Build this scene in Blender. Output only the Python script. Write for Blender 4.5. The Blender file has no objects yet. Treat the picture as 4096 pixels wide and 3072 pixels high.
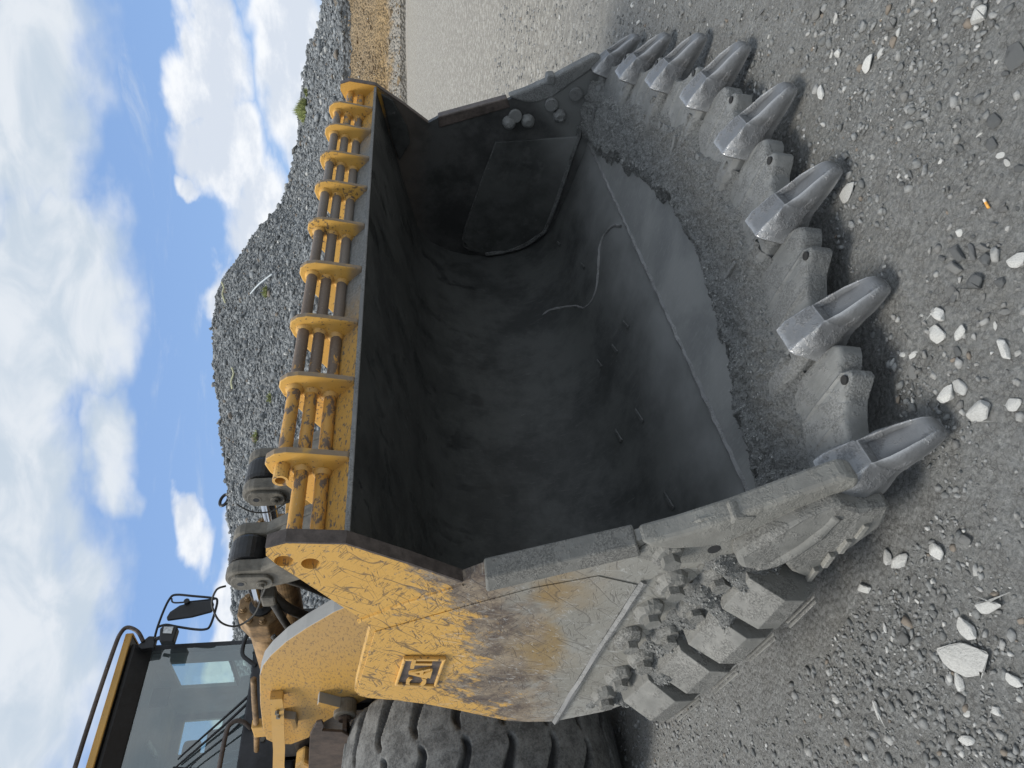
import bpy, bmesh, math, random
import numpy as np
from mathutils import Vector, Matrix, noise as mn
R = math.radians
random.seed(7); rng = np.random.default_rng(7)
S = bpy.context.scene
COL = S.collection

# ------------------------------------------------------------------ camera, sky, sun
cam_d = bpy.data.cameras.new('camera'); cam = bpy.data.objects.new('camera', cam_d); COL.objects.link(cam)
S.camera = cam
cam_d.sensor_fit = 'HORIZONTAL'; cam_d.sensor_width = 36; cam_d.lens = 36*2800/4096
cam_d.clip_start = .05; cam_d.clip_end = 5000
pit, yaw = R(9.23), R(42.823)
fh = Vector((math.cos(yaw), math.sin(yaw), 0)); rt = Vector((math.sin(yaw), -math.cos(yaw), 0)); Z = Vector((0, 0, 1))
fw = fh*math.cos(pit) - Z*math.sin(pit); dn = -(fh*math.sin(pit) + Z*math.cos(pit))
M = Matrix((dn, rt, -fw)).transposed().to_4x4(); M.translation = (-1.345, 0, 1.72)
cam.matrix_world = M                                  # the phone was held on its side

SUN_AZ, SUN_EL = R(150), R(60)                        # direction towards the sun, from +X counter-clockwise
sd = Vector((math.cos(SUN_AZ)*math.cos(SUN_EL), math.sin(SUN_AZ)*math.cos(SUN_EL), math.sin(SUN_EL)))
sl = bpy.data.lights.new('sun', 'SUN'); sl.energy = 1.5; sl.angle = R(22); sl.color = (1, .95, .87)
so = bpy.data.objects.new('sun', sl); COL.objects.link(so); so.rotation_euler = (-sd).to_track_quat('-Z', 'Y').to_euler()

def mat(name):
    m = bpy.data.materials.new(name); m.use_nodes = True
    return m
class NT:
    """small node-tree writer"""
    def __init__(s, nt): s.nt = nt; nt.nodes.clear() if False else None
    def n(s, t, **k):
        nd = s.nt.nodes.new(t)
        for a, b in k.items(): setattr(nd, a, b)
        return nd
    def set(s, sock, v):
        if isinstance(v, bpy.types.NodeSocket): s.nt.links.new(v, sock)
        elif v is not None:
            if sock.type == 'RGBA' and isinstance(v, (tuple, list)) and len(v) == 3: v = (*v, 1)
            sock.default_value = v
    def math(s, op, a, b=None, c=None, clamp=False):
        nd = s.n('ShaderNodeMath', operation=op, use_clamp=clamp)
        for i, v in enumerate((a, b, c)):
            if v is not None: s.set(nd.inputs[i], v)
        return nd.outputs[0]
    def mix(s, f, a, b):
        nd = s.n('ShaderNodeMix', data_type='RGBA'); s.set(nd.inputs['Factor'], f)
        s.set(nd.inputs[6], a); s.set(nd.inputs[7], b); return nd.outputs[2]
    def noise(s, co, scale, detail=3, rough=.55, dist=0):
        nd = s.n('ShaderNodeTexNoise'); s.set(nd.inputs['Vector'], co)
        nd.inputs['Scale'].default_value = scale; nd.inputs['Detail'].default_value = detail
        nd.inputs['Roughness'].default_value = rough; nd.inputs['Distortion'].default_value = dist
        return nd.outputs[0]
    def vor(s, co, scale, feature='F1', out='Distance', rnd=1):
        nd = s.n('ShaderNodeTexVoronoi', feature=feature); s.set(nd.inputs['Vector'], co)
        nd.inputs['Scale'].default_value = scale; nd.inputs['Randomness'].default_value = rnd
        return nd.outputs[out]
    def step(s, x, a, b):
        nd = s.n('ShaderNodeMapRange', interpolation_type='SMOOTHSTEP'); s.set(nd.inputs[0], x)
        s.set(nd.inputs[1], a); s.set(nd.inputs[2], b); return nd.outputs[0]
    def sep(s, co):
        nd = s.n('ShaderNodeSeparateXYZ'); s.set(nd.inputs[0], co); return nd.outputs
    def map(s, co, sc=(1, 1, 1), rot=(0, 0, 0), loc=(0, 0, 0)):
        nd = s.n('ShaderNodeMapping'); s.set(nd.inputs[0], co); nd.inputs['Scale'].default_value = sc
        nd.inputs['Rotation'].default_value = rot; nd.inputs['Location'].default_value = loc; return nd.outputs[0]
    def bump(s, h, strength, dist, nrm=None):
        nd = s.n('ShaderNodeBump'); s.set(nd.inputs['Height'], h)
        nd.inputs['Strength'].default_value = strength; nd.inputs['Distance'].default_value = dist
        if nrm is not None: s.set(nd.inputs['Normal'], nrm)
        return nd.outputs[0]

# world: Nishita sky with layered clouds laid out by direction
W = bpy.data.worlds.new('World'); S.world = W; W.use_nodes = True
t = NT(W.node_tree); bg = W.node_tree.nodes['Background']
sky = t.n('ShaderNodeTexSky', sky_type='NISHITA'); sky.sun_disc = False
sky.sun_elevation = SUN_EL; sky.sun_rotation = math.pi/2 - SUN_AZ; sky.air_density = 1.0; sky.dust_density = .5; sky.ozone_density = 1.6
tc = t.n('ShaderNodeTexCoord').outputs['Generated']
x, y, z = t.sep(tc)
az = t.math('MULTIPLY', t.math('ARCTAN2', y, x), 57.2958); el = t.math('MULTIPLY', t.math('ARCSINE', z), 57.2958)
def comb(a, b, c):
    nd = t.n('ShaderNodeCombineXYZ'); t.set(nd.inputs[0], a); t.set(nd.inputs[1], b); t.set(nd.inputs[2], c); return nd.outputs[0]
P2 = comb(t.math('MULTIPLY', az, .06), t.math('MULTIPLY', el, .12), 0)
n1 = t.noise(P2, 2.0, 5, .5, .2); n2 = t.noise(P2, 5.0, 6, .52); n3 = t.noise(t.map(P2, loc=(3.1, 7.7, 0)), 1.5, 4, .5, .2)
wa = t.math('ADD', az, t.math('MULTIPLY', t.math('SUBTRACT', n1, .5), 16)); we = t.math('ADD', el, t.math('MULTIPLY', t.math('SUBTRACT', n3, .5), 7))
def blob(a, e, ra, re, amp=1):
    da = t.math('DIVIDE', t.math('SUBTRACT', wa, a), ra); de = t.math('DIVIDE', t.math('SUBTRACT', we, e), re)
    q = t.math('ADD', t.math('MULTIPLY', da, da), t.math('MULTIPLY', de, de))
    return t.math('MULTIPLY', t.math('SUBTRACT', 1, q), amp)
big = None
for a in [(18, 26, 15, 6.5), (36, 24, 9, 5.6), (52, 28, 16, 6.2), (63, 27, 12, 8), (40, 26.5, 10, 6.5), (30, 40, 60, 13), (48, 20.3, 5, 1.5, .5)]:
    b = blob(*a); big = b if big is None else t.math('MAXIMUM', big, b)
low = None
for a in [(19, 13, 5, 2.8), (25, 12.6, 6, 3.4), (31, 10.5, 6, 3.0), (18, 8, 9, 2.8), (36, 12.3, 3.2, 2.6), (52.5, 15.3, 3.2, 1.5, .8), (57, 11.2, 7, 2.2), (43, 9.5, 5, 2.4), (28, 15.3, 1.6, .9, .6), (68, 10, 6, 2.4)]:
    b = blob(*a); low = b if low is None else t.math('MAXIMUM', low, b)
edge = t.math('MULTIPLY', t.math('SUBTRACT', n2, .5), 1.1)
mb = t.step(t.math('ADD', big, t.math('MULTIPLY', edge, .6)), -.35, .55); ml = t.step(t.math('ADD', low, edge), -.12, t.math('ADD', .2, t.math('MULTIPLY', n3, .9)))
wisp = t.math('MULTIPLY', t.step(t.noise(t.map(P2, sc=(.7, 1.6, 1), loc=(1, 2, 0)), 2.0, 8, .65, .5), .53, .78), .45)
below = t.step(el, -3, 2)
back = t.step(t.math('ABSOLUTE', t.math('SUBTRACT', az, 42)), 45, 75)     # the rest of the sky: loose cloud all round
mr = t.math('MULTIPLY', t.math('MAXIMUM', back, t.step(el, 29, 38)), t.step(t.noise(tc, 2.6, 7, .6), .30, .5))
mask = t.math('MAXIMUM', t.math('MAXIMUM', mb, ml), t.math('MAXIMUM', wisp, mr), clamp=True)
shade = t.step(t.noise(t.map(P2, loc=(5, 1, 0)), 2.4, 5, .55, .6), .36, .64)
cloud = t.mix(shade, (4.5, 5.1, 5.7), (6.0, 6.3, 6.6))
n4 = t.noise(t.map(P2, loc=(9, 4, 0)), 3.2, 7, .6)
cl2 = t.mix(t.step(t.math('ADD', n4, t.math('MULTIPLY', t.math('MINIMUM', low, 1), .10)), .42, .66), (7.3, 7.4, 7.5), (5.3, 5.7, 6.3))
cloud = t.mix(t.math('GREATER_THAN', ml, mb), cloud, cl2)
skyb = t.mix(.65, sky.outputs[0], (2.1, 3.5, 6.4))
col = t.mix(t.math('MULTIPLY', mask, .93), skyb, cloud)
W.node_tree.links.new(col, bg.inputs[0]); bg.inputs[1].default_value = .065
S.view_settings.view_transform = 'Standard'; S.view_settings.look = 'None'; S.view_settings.gamma = 1
S.view_settings.exposure = 1.08
S.render.engine = 'CYCLES'; S.cycles.max_bounces = 6

# ------------------------------------------------------------------ materials
def base(name, rough=.6, metal=0):
    m = mat(name); t = NT(m.node_tree); b = m.node_tree.nodes['Principled BSDF']
    t.set(b.inputs['Roughness'], rough); t.set(b.inputs['Metallic'], metal)
    oc = t.n('ShaderNodeTexCoord').outputs['Object']
    return m, t, b, oc

def plain(name, c, rough=.6, metal=0, var=.15, sc=20, bump=.2):
    m, t, b, oc = base(name, rough, metal)
    n = t.noise(oc, sc, 5, .65); k = t.noise(oc, sc*.15, 3)
    f = t.math('MULTIPLY', t.math('ADD', n, k), .5)
    lo = tuple(v*(1-var*1.6) for v in c); hi = tuple(min(1, v*(1+var*1.6)) for v in c)
    t.set(b.inputs['Base Color'], t.mix(t.step(f, .3, .7), lo, hi))
    t.set(b.inputs['Normal'], t.bump(n, bump, .01)); return m

def scratches(t, co, scale, width, sc=(1, 1, 1), rot=(0, 0, 0), cut=.55, loc=(0, 0, 0)):
    c = t.map(t.map(co, (1, 1, 1), rot, loc), sc)
    n = t.noise(c, scale, 2, .45, .15); d = t.math('ABSOLUTE', t.math('SUBTRACT', n, .5))
    line = t.math('SUBTRACT', 1, t.step(d, 0, width))
    gate = t.step(t.noise(co, scale*2.3, 2), cut, cut+.06)
    return t.math('MULTIPLY', line, gate)

YEL = (.62, .36, .092)
def yellow(name, chips=.5, dust=.25, chipcol=(.075, .055, .042), dustcol=(.28, .25, .2), stretch=(1, 1, 1), chipscale=45):
    """yellow paint with chips down to brown primer and grey dust"""
    m, t, b, oc = base(name, .5)
    fine = t.noise(t.map(oc, stretch), chipscale, 5, .7); mid = t.noise(oc, 5, 4, .6); lowf = t.noise(oc, 1.7, 3)
    th = .72 - .20*chips
    ch = t.step(t.math('ADD', fine, t.math('MULTIPLY', t.math('SUBTRACT', mid, .5), .45)), th, th+.035)
    y = t.mix(t.step(lowf, .3, .7), tuple(v*.9 for v in YEL), tuple(v*1.1 for v in YEL))
    c = t.mix(t.math('MULTIPLY', t.step(t.noise(oc, 9, 5, .7), .42, .75), dust), y, dustcol)
    c = t.mix(ch, c, t.mix(mid, chipcol, tuple(v*2.2 for v in chipcol)))
    t.set(b.inputs['Base Color'], c); t.set(b.inputs['Roughness'], t.math('ADD', .48, t.math('MULTIPLY', ch, .3)))
    h = t.math('SUBTRACT', t.math('MULTIPLY', t.noise(oc, 90, 3), .25), ch)
    t.set(b.inputs['Normal'], t.bump(h, .35, .004)); return m

M_yel = yellow('yellow_paint_clean', .28, .12, chipscale=34)
M_rib = yellow('yellow_paint_chipped', .62, .3)
M_tube = yellow('yellow_paint_peeling', 1.15, .35, chipcol=(.07, .052, .042), chipscale=30, stretch=(.5, 1.3, 1.3))
M_boom = yellow('yellow_paint_dusty', .35, .42, dustcol=(.34, .25, .15), chipscale=60)
M_head = yellow('yellow_paint_grimy', .6, .0, chipcol=(.05, .035, .025), chipscale=30)
M_head = plain('grimy_ochre_paint', (.25, .155, .07), .6, 0, .45, 14, .4)

def tube_dirty():
    """spill-guard bars: peeling yellow at the ends of the guard, bare brown-grey steel and dust in the middle"""
    m, t, b, oc = base('worn_guard_bar', .6)
    x, y, z = t.sep(oc)
    lowf = t.math('MULTIPLY', t.math('SUBTRACT', t.noise(oc, 3, 3), .5), .7)
    e1 = t.step(t.math('ADD', x, lowf), .65, 1.15); e2 = t.math('SUBTRACT', 1, t.step(t.math('ADD', x, lowf), 2.9, 3.5))
    bare = t.math('MULTIPLY', e1, e2)
    fine = t.noise(t.map(oc, (.6, 1.2, 1.2)), 26, 5, .72, .3)
    ch = t.step(t.math('ADD', fine, t.math('MULTIPLY', bare, .45)), .50, .56)
    yel = t.mix(t.noise(oc, 8, 3), (.5, .25, .04), (.58, .33, .09))
    g = t.mix(t.step(t.math('ADD', x, t.math('MULTIPLY', t.math('SUBTRACT', z, 2.05), -3.2)), .9, 2.3), (.105, .075, .058), (.17, .175, .175))
    rust = t.mix(t.noise(oc, 60, 4, .7), g, (.2, .15, .11))
    c = t.mix(ch, yel, rust)
    c = t.mix(t.math('MULTIPLY', t.step(t.noise(oc, 120, 2), .68, .72), .6), c, (.4, .36, .3))
    t.set(b.inputs['Base Color'], c)
    t.set(b.inputs['Normal'], t.bump(t.math('ADD', t.math('MULTIPLY', ch, -.5), t.noise(oc, 110, 4)), .4, .004)); return m
M_bar = tube_dirty()

def rib_mat():
    m, t, b, oc = base('worn_guard_rib', .55)
    x, y, z = t.sep(oc)
    mid = t.noise(oc, 5, 4, .6)
    fine = t.noise(oc, 60, 5, .72)
    ch = t.step(t.math('ADD', fine, t.math('MULTIPLY', t.math('SUBTRACT', mid, .5), .5)), .60, .635)
    nx_ = t.math('ABSOLUTE', t.sep(t.n('ShaderNodeNewGeometry').outputs['Normal'])[0])
    front = t.math('MULTIPLY', t.step(nx_, .75, .45), t.step(t.noise(oc, 14, 4), .2, .5))
    dustz = t.step(t.math('ADD', z, t.math('MULTIPLY', t.math('SUBTRACT', mid, .5), .12)), 1.965, 1.90)
    midx = t.math('MULTIPLY', t.step(x, .5, 1.5), t.step(x, 3.5, 2.9))
    y0 = t.mix(t.noise(oc, 2, 2), (.58, .32, .06), (.64, .375, .085))
    c = t.mix(t.math('MULTIPLY', ch, .9), y0, (.1, .07, .05))
    gate = t.math('MAXIMUM', t.math('MULTIPLY', front, .8), t.math('MULTIPLY', dustz, t.math('ADD', .25, t.math('MULTIPLY', midx, .6))))
    c = t.mix(gate, c, t.mix(fine, (.13, .11, .095), (.2, .19, .18)))
    t.set(b.inputs['Base Color'], c); t.set(b.inputs['Normal'], t.bump(fine, .35, .004)); return m
M_ribs = rib_mat()

M_edge = plain('worn_brown_steel', (.105, .085, .075), .55, .25, .3, 30, .3)
M_dark = plain('dark_grimy_steel', (.03, .03, .03), .6, .1, .35, 18, .3)
M_black = plain('black_plastic', (.012, .013, .015), .45, 0, .3, 30, .1)
M_blackm = plain('black_painted_metal', (.022, .024, .028), .5, 0, .4, 14, .15)
M_grease = plain('black_grease', (.012, .012, .013), .35, 0, .4, 25, .35)
M_cast = plain('dusty_cast_steel', (.15, .138, .115), .65, .1, .3, 16, .35)
M_rubberh = plain('dusty_black_hose', (.05, .048, .044), .75, 0, .35, 20, .2)
M_chrome, _t, _b, _o = base('chrome_rod', .12, 1); _t.set(_b.inputs['Base Color'], (.62, .63, .66))
M_shoe = plain('rusty_brown_plate', (.06, .042, .032), .75, 0, .4, 14, .3)

def interior():
    """bucket skin: near-black rubbed steel, damp patches, streaks along the flow of the load"""
    m, t, b, oc = base('rubbed_dark_steel', .5)
    x, y, z = t.sep(oc); st = t.noise(t.map(oc, (16, 2.2, 2.2)), 3.5, 5, .7); big = t.noise(oc, 2.4, 6, .7, .1)
    fl = t.noise(t.map(oc, (1.3, 9, 9)), 6, 4, .7)
    c = t.mix(t.step(big, .35, .62), (.030, .032, .031), (.074, .077, .074))
    c = t.mix(t.math('MULTIPLY', t.step(st, .56, .7), .5), c, (.10, .102, .098))
    damp = t.math('MULTIPLY', t.step(t.noise(t.map(oc, (2, 1, 1)), 3.4, 6, .7, .2), .56, .60), t.step(z, .9, 1.2))
    c = t.mix(t.math('MULTIPLY', damp, .5), c, (.018, .018, .018))
    x, y, z = t.sep(oc)
    lip = t.math('MULTIPLY', t.step(t.math('ADD', y, t.math('MULTIPLY', t.noise(oc, 3, 4), .5)), 3.1, 2.2), t.step(z, .75, .4))
    c = t.mix(lip, c, t.mix(t.noise(oc, 4, 4, .6), (.19, .195, .19), (.31, .315, .31)))
    spk = t.step(t.noise(oc, 150, 2), .73, .76); c = t.mix(t.math('MULTIPLY', spk, .35), c, (.3, .3, .3))
    ds = t.step(t.noise(t.map(oc, (90, 14, 14)), 1, 3, .6), .70, .74); c = t.mix(t.math('MULTIPLY', ds, .35), c, (.22, .22, .215))
    dst = t.math('MULTIPLY', t.step(t.noise(oc, 1.6, 5, .6), .45, .65), .35); c = t.mix(dst, c, (.085, .088, .083))
    t.set(b.inputs['Base Color'], c); t.set(b.inputs['Roughness'], t.math('SUBTRACT', .62, t.math('MULTIPLY', damp, .25)))
    h = t.math('ADD', t.math('MULTIPLY', fl, .35), t.math('ADD', t.noise(oc, 110, 5, .8), t.math('MULTIPLY', t.noise(t.map(oc, (5, 25, 25)), 6, 3), .15)))
    t.set(b.inputs['Normal'], t.bump(h, .3, .003)); return m
M_in = interior()

def side_mat():
    """left side plate: yellow paint rubbed through brown primer to grey steel, long scratches"""
    m, t, b, oc = base('scraped_side_plate', .5)
    x, y, z = t.sep(oc)
    n = t.math('SUBTRACT', t.noise(oc, 2.6, 6, .65, .4), .5)
    f = t.math('ADD', t.math('ADD', z, t.math('MULTIPLY', t.math('SUBTRACT', y, 2.4), .24)), t.math('MULTIPLY', n, .42))
    yl = t.mix(t.noise(oc, 3, 3), (.58, .325, .07), (.64, .385, .10))
    grey = t.mix(t.step(t.noise(oc, 2.2, 5, .6), .35, .65), (.245, .235, .205), (.31, .305, .28))
    och = t.mix(t.noise(oc, 14, 5, .7), (.24, .155, .06), (.34, .235, .10))
    grey = t.mix(t.math('MULTIPLY', t.step(t.noise(t.map(oc, loc=(2, 4, 1)), 1.9, 4, .6), .46, .62), t.step(z, .9, 1.25)), grey, och)
    gy = t.math('DIVIDE', t.math('SUBTRACT', y, 2.72), .30); gz = t.math('DIVIDE', t.math('SUBTRACT', z, 1.20), .17)
    st_ = t.math('SUBTRACT', t.math('ADD', 1, t.math('MULTIPLY', n, 2.5)), t.math('ADD', t.math('MULTIPLY', gy, gy), t.math('MULTIPLY', gz, gz)))
    grey = t.mix(t.math('MULTIPLY', t.step(st_, 0, .8), .85), grey, t.mix(t.noise(oc, 18, 6, .8), (.20, .13, .05), (.36, .25, .10)))
    brown = t.mix(t.step(t.noise(oc, 6, 7, .8, .3), .36, .64), (.085, .062, .052), (.31, .25, .18))
    c = t.mix(t.step(t.math('ADD', f, t.math('MULTIPLY', t.math('SUBTRACT', t.noise(oc, 7, 6, .8), .5), .5)), 1.36, 1.16), brown, grey)
    paint = t.step(t.math('ADD', f, t.math('MULTIPLY', t.math('ADD', t.math('MULTIPLY', t.math('SUBTRACT', t.noise(t.map(t.map(oc, rot=(R(50), 0, 0)), (1, 1, 3)), 9, 6, .75), .5), .9), t.math('MULTIPLY', t.math('SUBTRACT', t.noise(t.map(oc, loc=(3, 3, 8)), 3.5, 4, .6), .5), .5)), 1)), 1.47, 1.60)
    chip = t.step(t.noise(oc, 42, 5, .75, .6), .60, .64)
    paint = t.math('MULTIPLY', paint, t.math('SUBTRACT', 1, t.math('MULTIPLY', chip, .85)))
    c = t.mix(paint, c, yl)
    fr = t.math('MULTIPLY', t.math('MULTIPLY', t.step(y, 2.05, 1.98), t.step(z, 1.35, 1.5)), 0)
    d1 = scratches(t, oc, 2.4, .014, (1, .9, 5), (R(48), 0, 0), .40)
    d2 = scratches(t, oc, 5, .018, (1, .8, 7), (R(15), 0, 0), .46, (3, 1, 2))
    d3 = scratches(t, oc, 9, .030, (1, .8, 6), (R(-38), 0, 0), .47, (7, 3, 2))
    d = t.math('MAXIMUM', t.math('MAXIMUM', d1, d2), d3)
    c = t.mix(t.math('MULTIPLY', d, t.math('SUBTRACT', .75, t.math('MULTIPLY', t.step(z, 1.4, 1.1), .3))), c, (.065, .055, .05))
    w1 = scratches(t, oc, 4, .016, (1, .8, 8), (R(75), 0, 0), .50, (1, 9, 4))
    w2 = scratches(t, oc, 12, .03, (1, .8, 6), (R(40), 0, 0), .55, (5, 2, 8))
    w = t.math('MULTIPLY', t.math('MAXIMUM', w1, w2), t.step(z, 1.75, 1.35))
    c = t.mix(t.math('MULTIPLY', w, .5), c, (.55, .55, .53))
    spk = t.step(t.noise(t.map(oc, (1, 1.5, .8)), 70, 3), .70, .73); c = t.mix(t.math('MULTIPLY', spk, t.math('MULTIPLY', t.step(z, 1.6, 1.3), .55)), c, (.55, .55, .53))
    t.set(b.inputs['Base Color'], c)
    t.set(b.inputs['Roughness'], .55)
    h = t.math('ADD', t.math('MULTIPLY', t.math('ADD', d, w), -.4), t.math('ADD', t.math('MULTIPLY', paint, .5), t.math('MULTIPLY', t.noise(oc, 60, 5, .7), .8)))
    t.set(b.inputs['Normal'], t.bump(h, .4, .004)); return m
M_side = side_mat()

def worn_grey(name, c0=(.17, .175, .172), c1=(.26, .265, .26), grit=.5, metal=.25, rough=.5, edge=0, cav=.5):
    m, t, b, oc = base(name, rough, metal)
    a = t.noise(oc, 6, 5, .65); g = t.noise(oc, 130, 4, .75); lo_ = t.noise(oc, 2.2, 3); md = t.noise(oc, 22, 5, .7)
    c = t.mix(t.step(a, .32, .68), c0, c1)
    gm = t.step(t.math('ADD', a, t.math('MULTIPLY', t.math('SUBTRACT', md, .5), .6)), .46, .56)
    gc = t.mix(t.step(g, .35, .68), tuple(v*.5 for v in c0), tuple(v*1.1 for v in c1))
    c = t.mix(t.math('MULTIPLY', gm, grit), c, gc)
    c = t.mix(t.math('MULTIPLY', t.step(lo_, .42, .62), .35), c, tuple(v*.6 for v in c0))
    if edge:  # highlights painted on convex edges along with rubbed wear; creases coloured darker
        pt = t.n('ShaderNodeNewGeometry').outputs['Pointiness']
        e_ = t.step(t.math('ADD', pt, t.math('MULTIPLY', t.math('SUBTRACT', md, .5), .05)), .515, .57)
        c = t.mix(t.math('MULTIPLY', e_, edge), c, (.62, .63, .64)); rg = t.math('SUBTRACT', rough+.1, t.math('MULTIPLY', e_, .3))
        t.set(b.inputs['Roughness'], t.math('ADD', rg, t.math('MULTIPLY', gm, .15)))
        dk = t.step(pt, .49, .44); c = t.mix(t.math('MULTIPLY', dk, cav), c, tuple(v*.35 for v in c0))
    t.set(b.inputs['Base Color'], c)
    t.set(b.inputs['Normal'], t.bump(t.math('ADD', t.math('MULTIPLY', g, t.math('ADD', .3, gm)), t.math('MULTIPLY', md, .5)), .6, .007)); return m
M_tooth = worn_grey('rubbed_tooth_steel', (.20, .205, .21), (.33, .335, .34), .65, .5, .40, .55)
M_prot = worn_grey('dusty_shroud_steel', (.18, .185, .18), (.285, .29, .285), .8, .1, .65, 0)
M_cut = worn_grey('dusty_cutter_steel', (.22, .215, .195), (.33, .325, .295), .55, .1, .65, 0)
M_bead = worn_grey('dusty_weld_bead', (.20, .20, .20), (.30, .30, .29), .7, 0, .8)
M_hvy = worn_grey('dusty_wear_pad', (.16, .16, .148), (.285, .28, .26), .9, .05, .7, 0)

def rock_mat(name, lo, hi, sc=90, spread=1, island=True, bump=.5, bd=.01):
    m, t, b, oc = base(name, .9)
    r = t.n('ShaderNodeNewGeometry').outputs['Random Per Island'] if island else t.n('ShaderNodeObjectInfo').outputs['Random']
    n = t.noise(oc, sc, 5, .7)
    c = t.mix(r, lo, hi); c = t.mix(t.math('MULTIPLY', t.step(n, .35, .7), .45), c, tuple(v*.55 for v in lo))
    if spread:
        wh = t.math('GREATER_THAN', r, .965); c = t.mix(t.math('MULTIPLY', wh, .8), c, (.5, .5, .48))
        br = t.math('LESS_THAN', r, .03); c = t.mix(t.math('MULTIPLY', br, .6), c, (.25, .2, .15))
    t.set(b.inputs['Base Color'], c); t.set(b.inputs['Normal'], t.bump(n, bump, bd)); return m
M_peb = rock_mat('grey_pebbles', (.15, .155, .152), (.33, .335, .33))
M_peb2 = rock_mat('mixed_pebbles', (.15, .15, .145), (.42, .42, .405), 60, 1)
M_rub = rock_mat('grey_rubble', (.12, .13, .137), (.34, .36, .37), 6, 1, True, .6, .08)
M_och = rock_mat('ochre_rubble', (.2, .14, .08), (.34, .27, .18), 8, 1)
M_stone = rock_mat('grey_stone', (.15, .152, .148), (.26, .26, .25), 40, 0, False, .6, .01)
M_dstone = rock_mat('dark_grey_stone', (.11, .115, .115), (.17, .175, .175), 40, 0, False, .6, .01)
M_white = rock_mat('pale_limestone', (.50, .50, .48), (.72, .72, .69), 9, 0, False, .6, .012)
M_fines = rock_mat('crushed_grit', (.15, .155, .15), (.38, .385, .37), 120, 0, True, .8, .006)

def ground_mat():
    m, t, b, oc = base('packed_gravel', .95)
    x, y, z = t.sep(oc)
    g1 = t.noise(oc, 70, 6, .75); g2 = t.noise(oc, 11, 5, .65); g3 = t.noise(oc, .7, 4, .6)
    v = t.vor(oc, 38, out='Color'); vv = t.sep(v)[0]; vd = t.vor(oc, 38)
    c = t.mix(t.step(g1, .34, .66), (.165, .168, .163), (.35, .355, .345))
    ck = t.vor(t.map(oc, (1, 1, 1)), 55, 'DISTANCE_TO_EDGE'); c = t.mix(t.math('MULTIPLY', t.step(ck, .09, .0), t.math('MULTIPLY', t.step(g2, .4, .6), .75)), c, (.05, .05, .05))
    c = t.mix(t.math('MULTIPLY', t.step(vv, .62, .9), .5), c, (.25, .255, .25))
    c = t.mix(t.math('MULTIPLY', t.step(g2, .35, .65), .35), c, (.19, .185, .17))
    c = t.mix(t.math('MULTIPLY', t.step(g3, .5, .7), .35), c, (.24, .225, .19))
    wh = t.step(t.vor(oc, 21, out='Distance'), .10, .06); gate = t.step(t.noise(oc, 3, 3), .5, .65)
    c = t.mix(t.math('MULTIPLY', t.math('MULTIPLY', wh, gate), .75), c, (.55, .55, .52))
    # the far pad is paler, pressed gravel
    d = t.math('SQRT', t.math('ADD', t.math('MULTIPLY', x, x), t.math('MULTIPLY', y, y)))
    far = t.step(t.math('ADD', d, t.math('MULTIPLY', x, .25)), 3.5, 11)
    w2 = t.noise(oc, 9, 6, .8)
    pale = t.mix(t.step(w2, .47, .58), (.255, .24, .21), (.43, .41, .365))
    wh2 = t.step(t.vor(oc, 5.5, out='Distance'), .18, .10)
    pale = t.mix(t.math('MULTIPLY', wh2, .75), pale, (.62, .61, .58))
    c = t.mix(t.math('MULTIPLY', far, .95), c, pale)
    tr = t.step(t.noise(t.map(oc, (.4, .012, 1), (0, 0, R(-18))), 3, 3, .6), .45, .6)
    c = t.mix(t.math('MULTIPLY', t.math('MULTIPLY', tr, t.step(d, 25, 60)), .45), c, (.33, .27, .19))
    t.set(b.inputs['Base Color'], c)
    h = t.math('ADD', t.math('MULTIPLY', g1, 1.0), t.math('MULTIPLY', t.math('SUBTRACT', 1, vd), .8))
    t.set(b.inputs['Normal'], t.bump(h, 1.0, .022)); return m
M_ground = ground_mat()

def pile_mat(name, a, b_, c_, sc=1.6, low=False):
    m, t, b, oc = base(name, .95)
    co = t.map(oc, (1, 1, 1.4))
    v1 = t.sep(t.vor(co, sc, out='Color'))[0]; v2 = t.sep(t.vor(co, sc*3.2, out='Color'))[1]; d = t.vor(co, sc*2, out='Distance')
    mixv = t.math('ADD', t.math('MULTIPLY', v1, .45), t.math('MULTIPLY', v2, .55))
    c = t.mix(t.step(mixv, .15, .85), a, b_)
    c = t.mix(t.math('MULTIPLY', t.step(t.noise(oc, .12, 4, .6), .45, .7), .5), c, c_)
    if low:
        oz = t.math('ADD', t.sep(oc)[2], t.math('MULTIPLY', t.math('SUBTRACT', t.noise(oc, .5, 5, .7), .5), 2.2))
        c = t.mix(t.step(oz, 2.5, 1.9), c, (.36, .335, .29)); c = t.mix(t.math('MULTIPLY', t.step(oz, 4.9, 5.6), .7), c, (.2, .2, .19))
    t.set(b.inputs['Base Color'], c)
    t.set(b.inputs['Normal'], t.bump(t.math('ADD', t.math('ADD', v1, v2), t.math('MULTIPLY', d, -1.3)), .9, .3)); return m
M_pile = pile_mat('stockpile_rubble', (.10, .11, .118), (.28, .30, .31), (.21, .215, .215))
M_bank = pile_mat('ochre_earth', (.27, .185, .09), (.44, .31, .16), (.36, .30, .22), 2.6, True)

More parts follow.
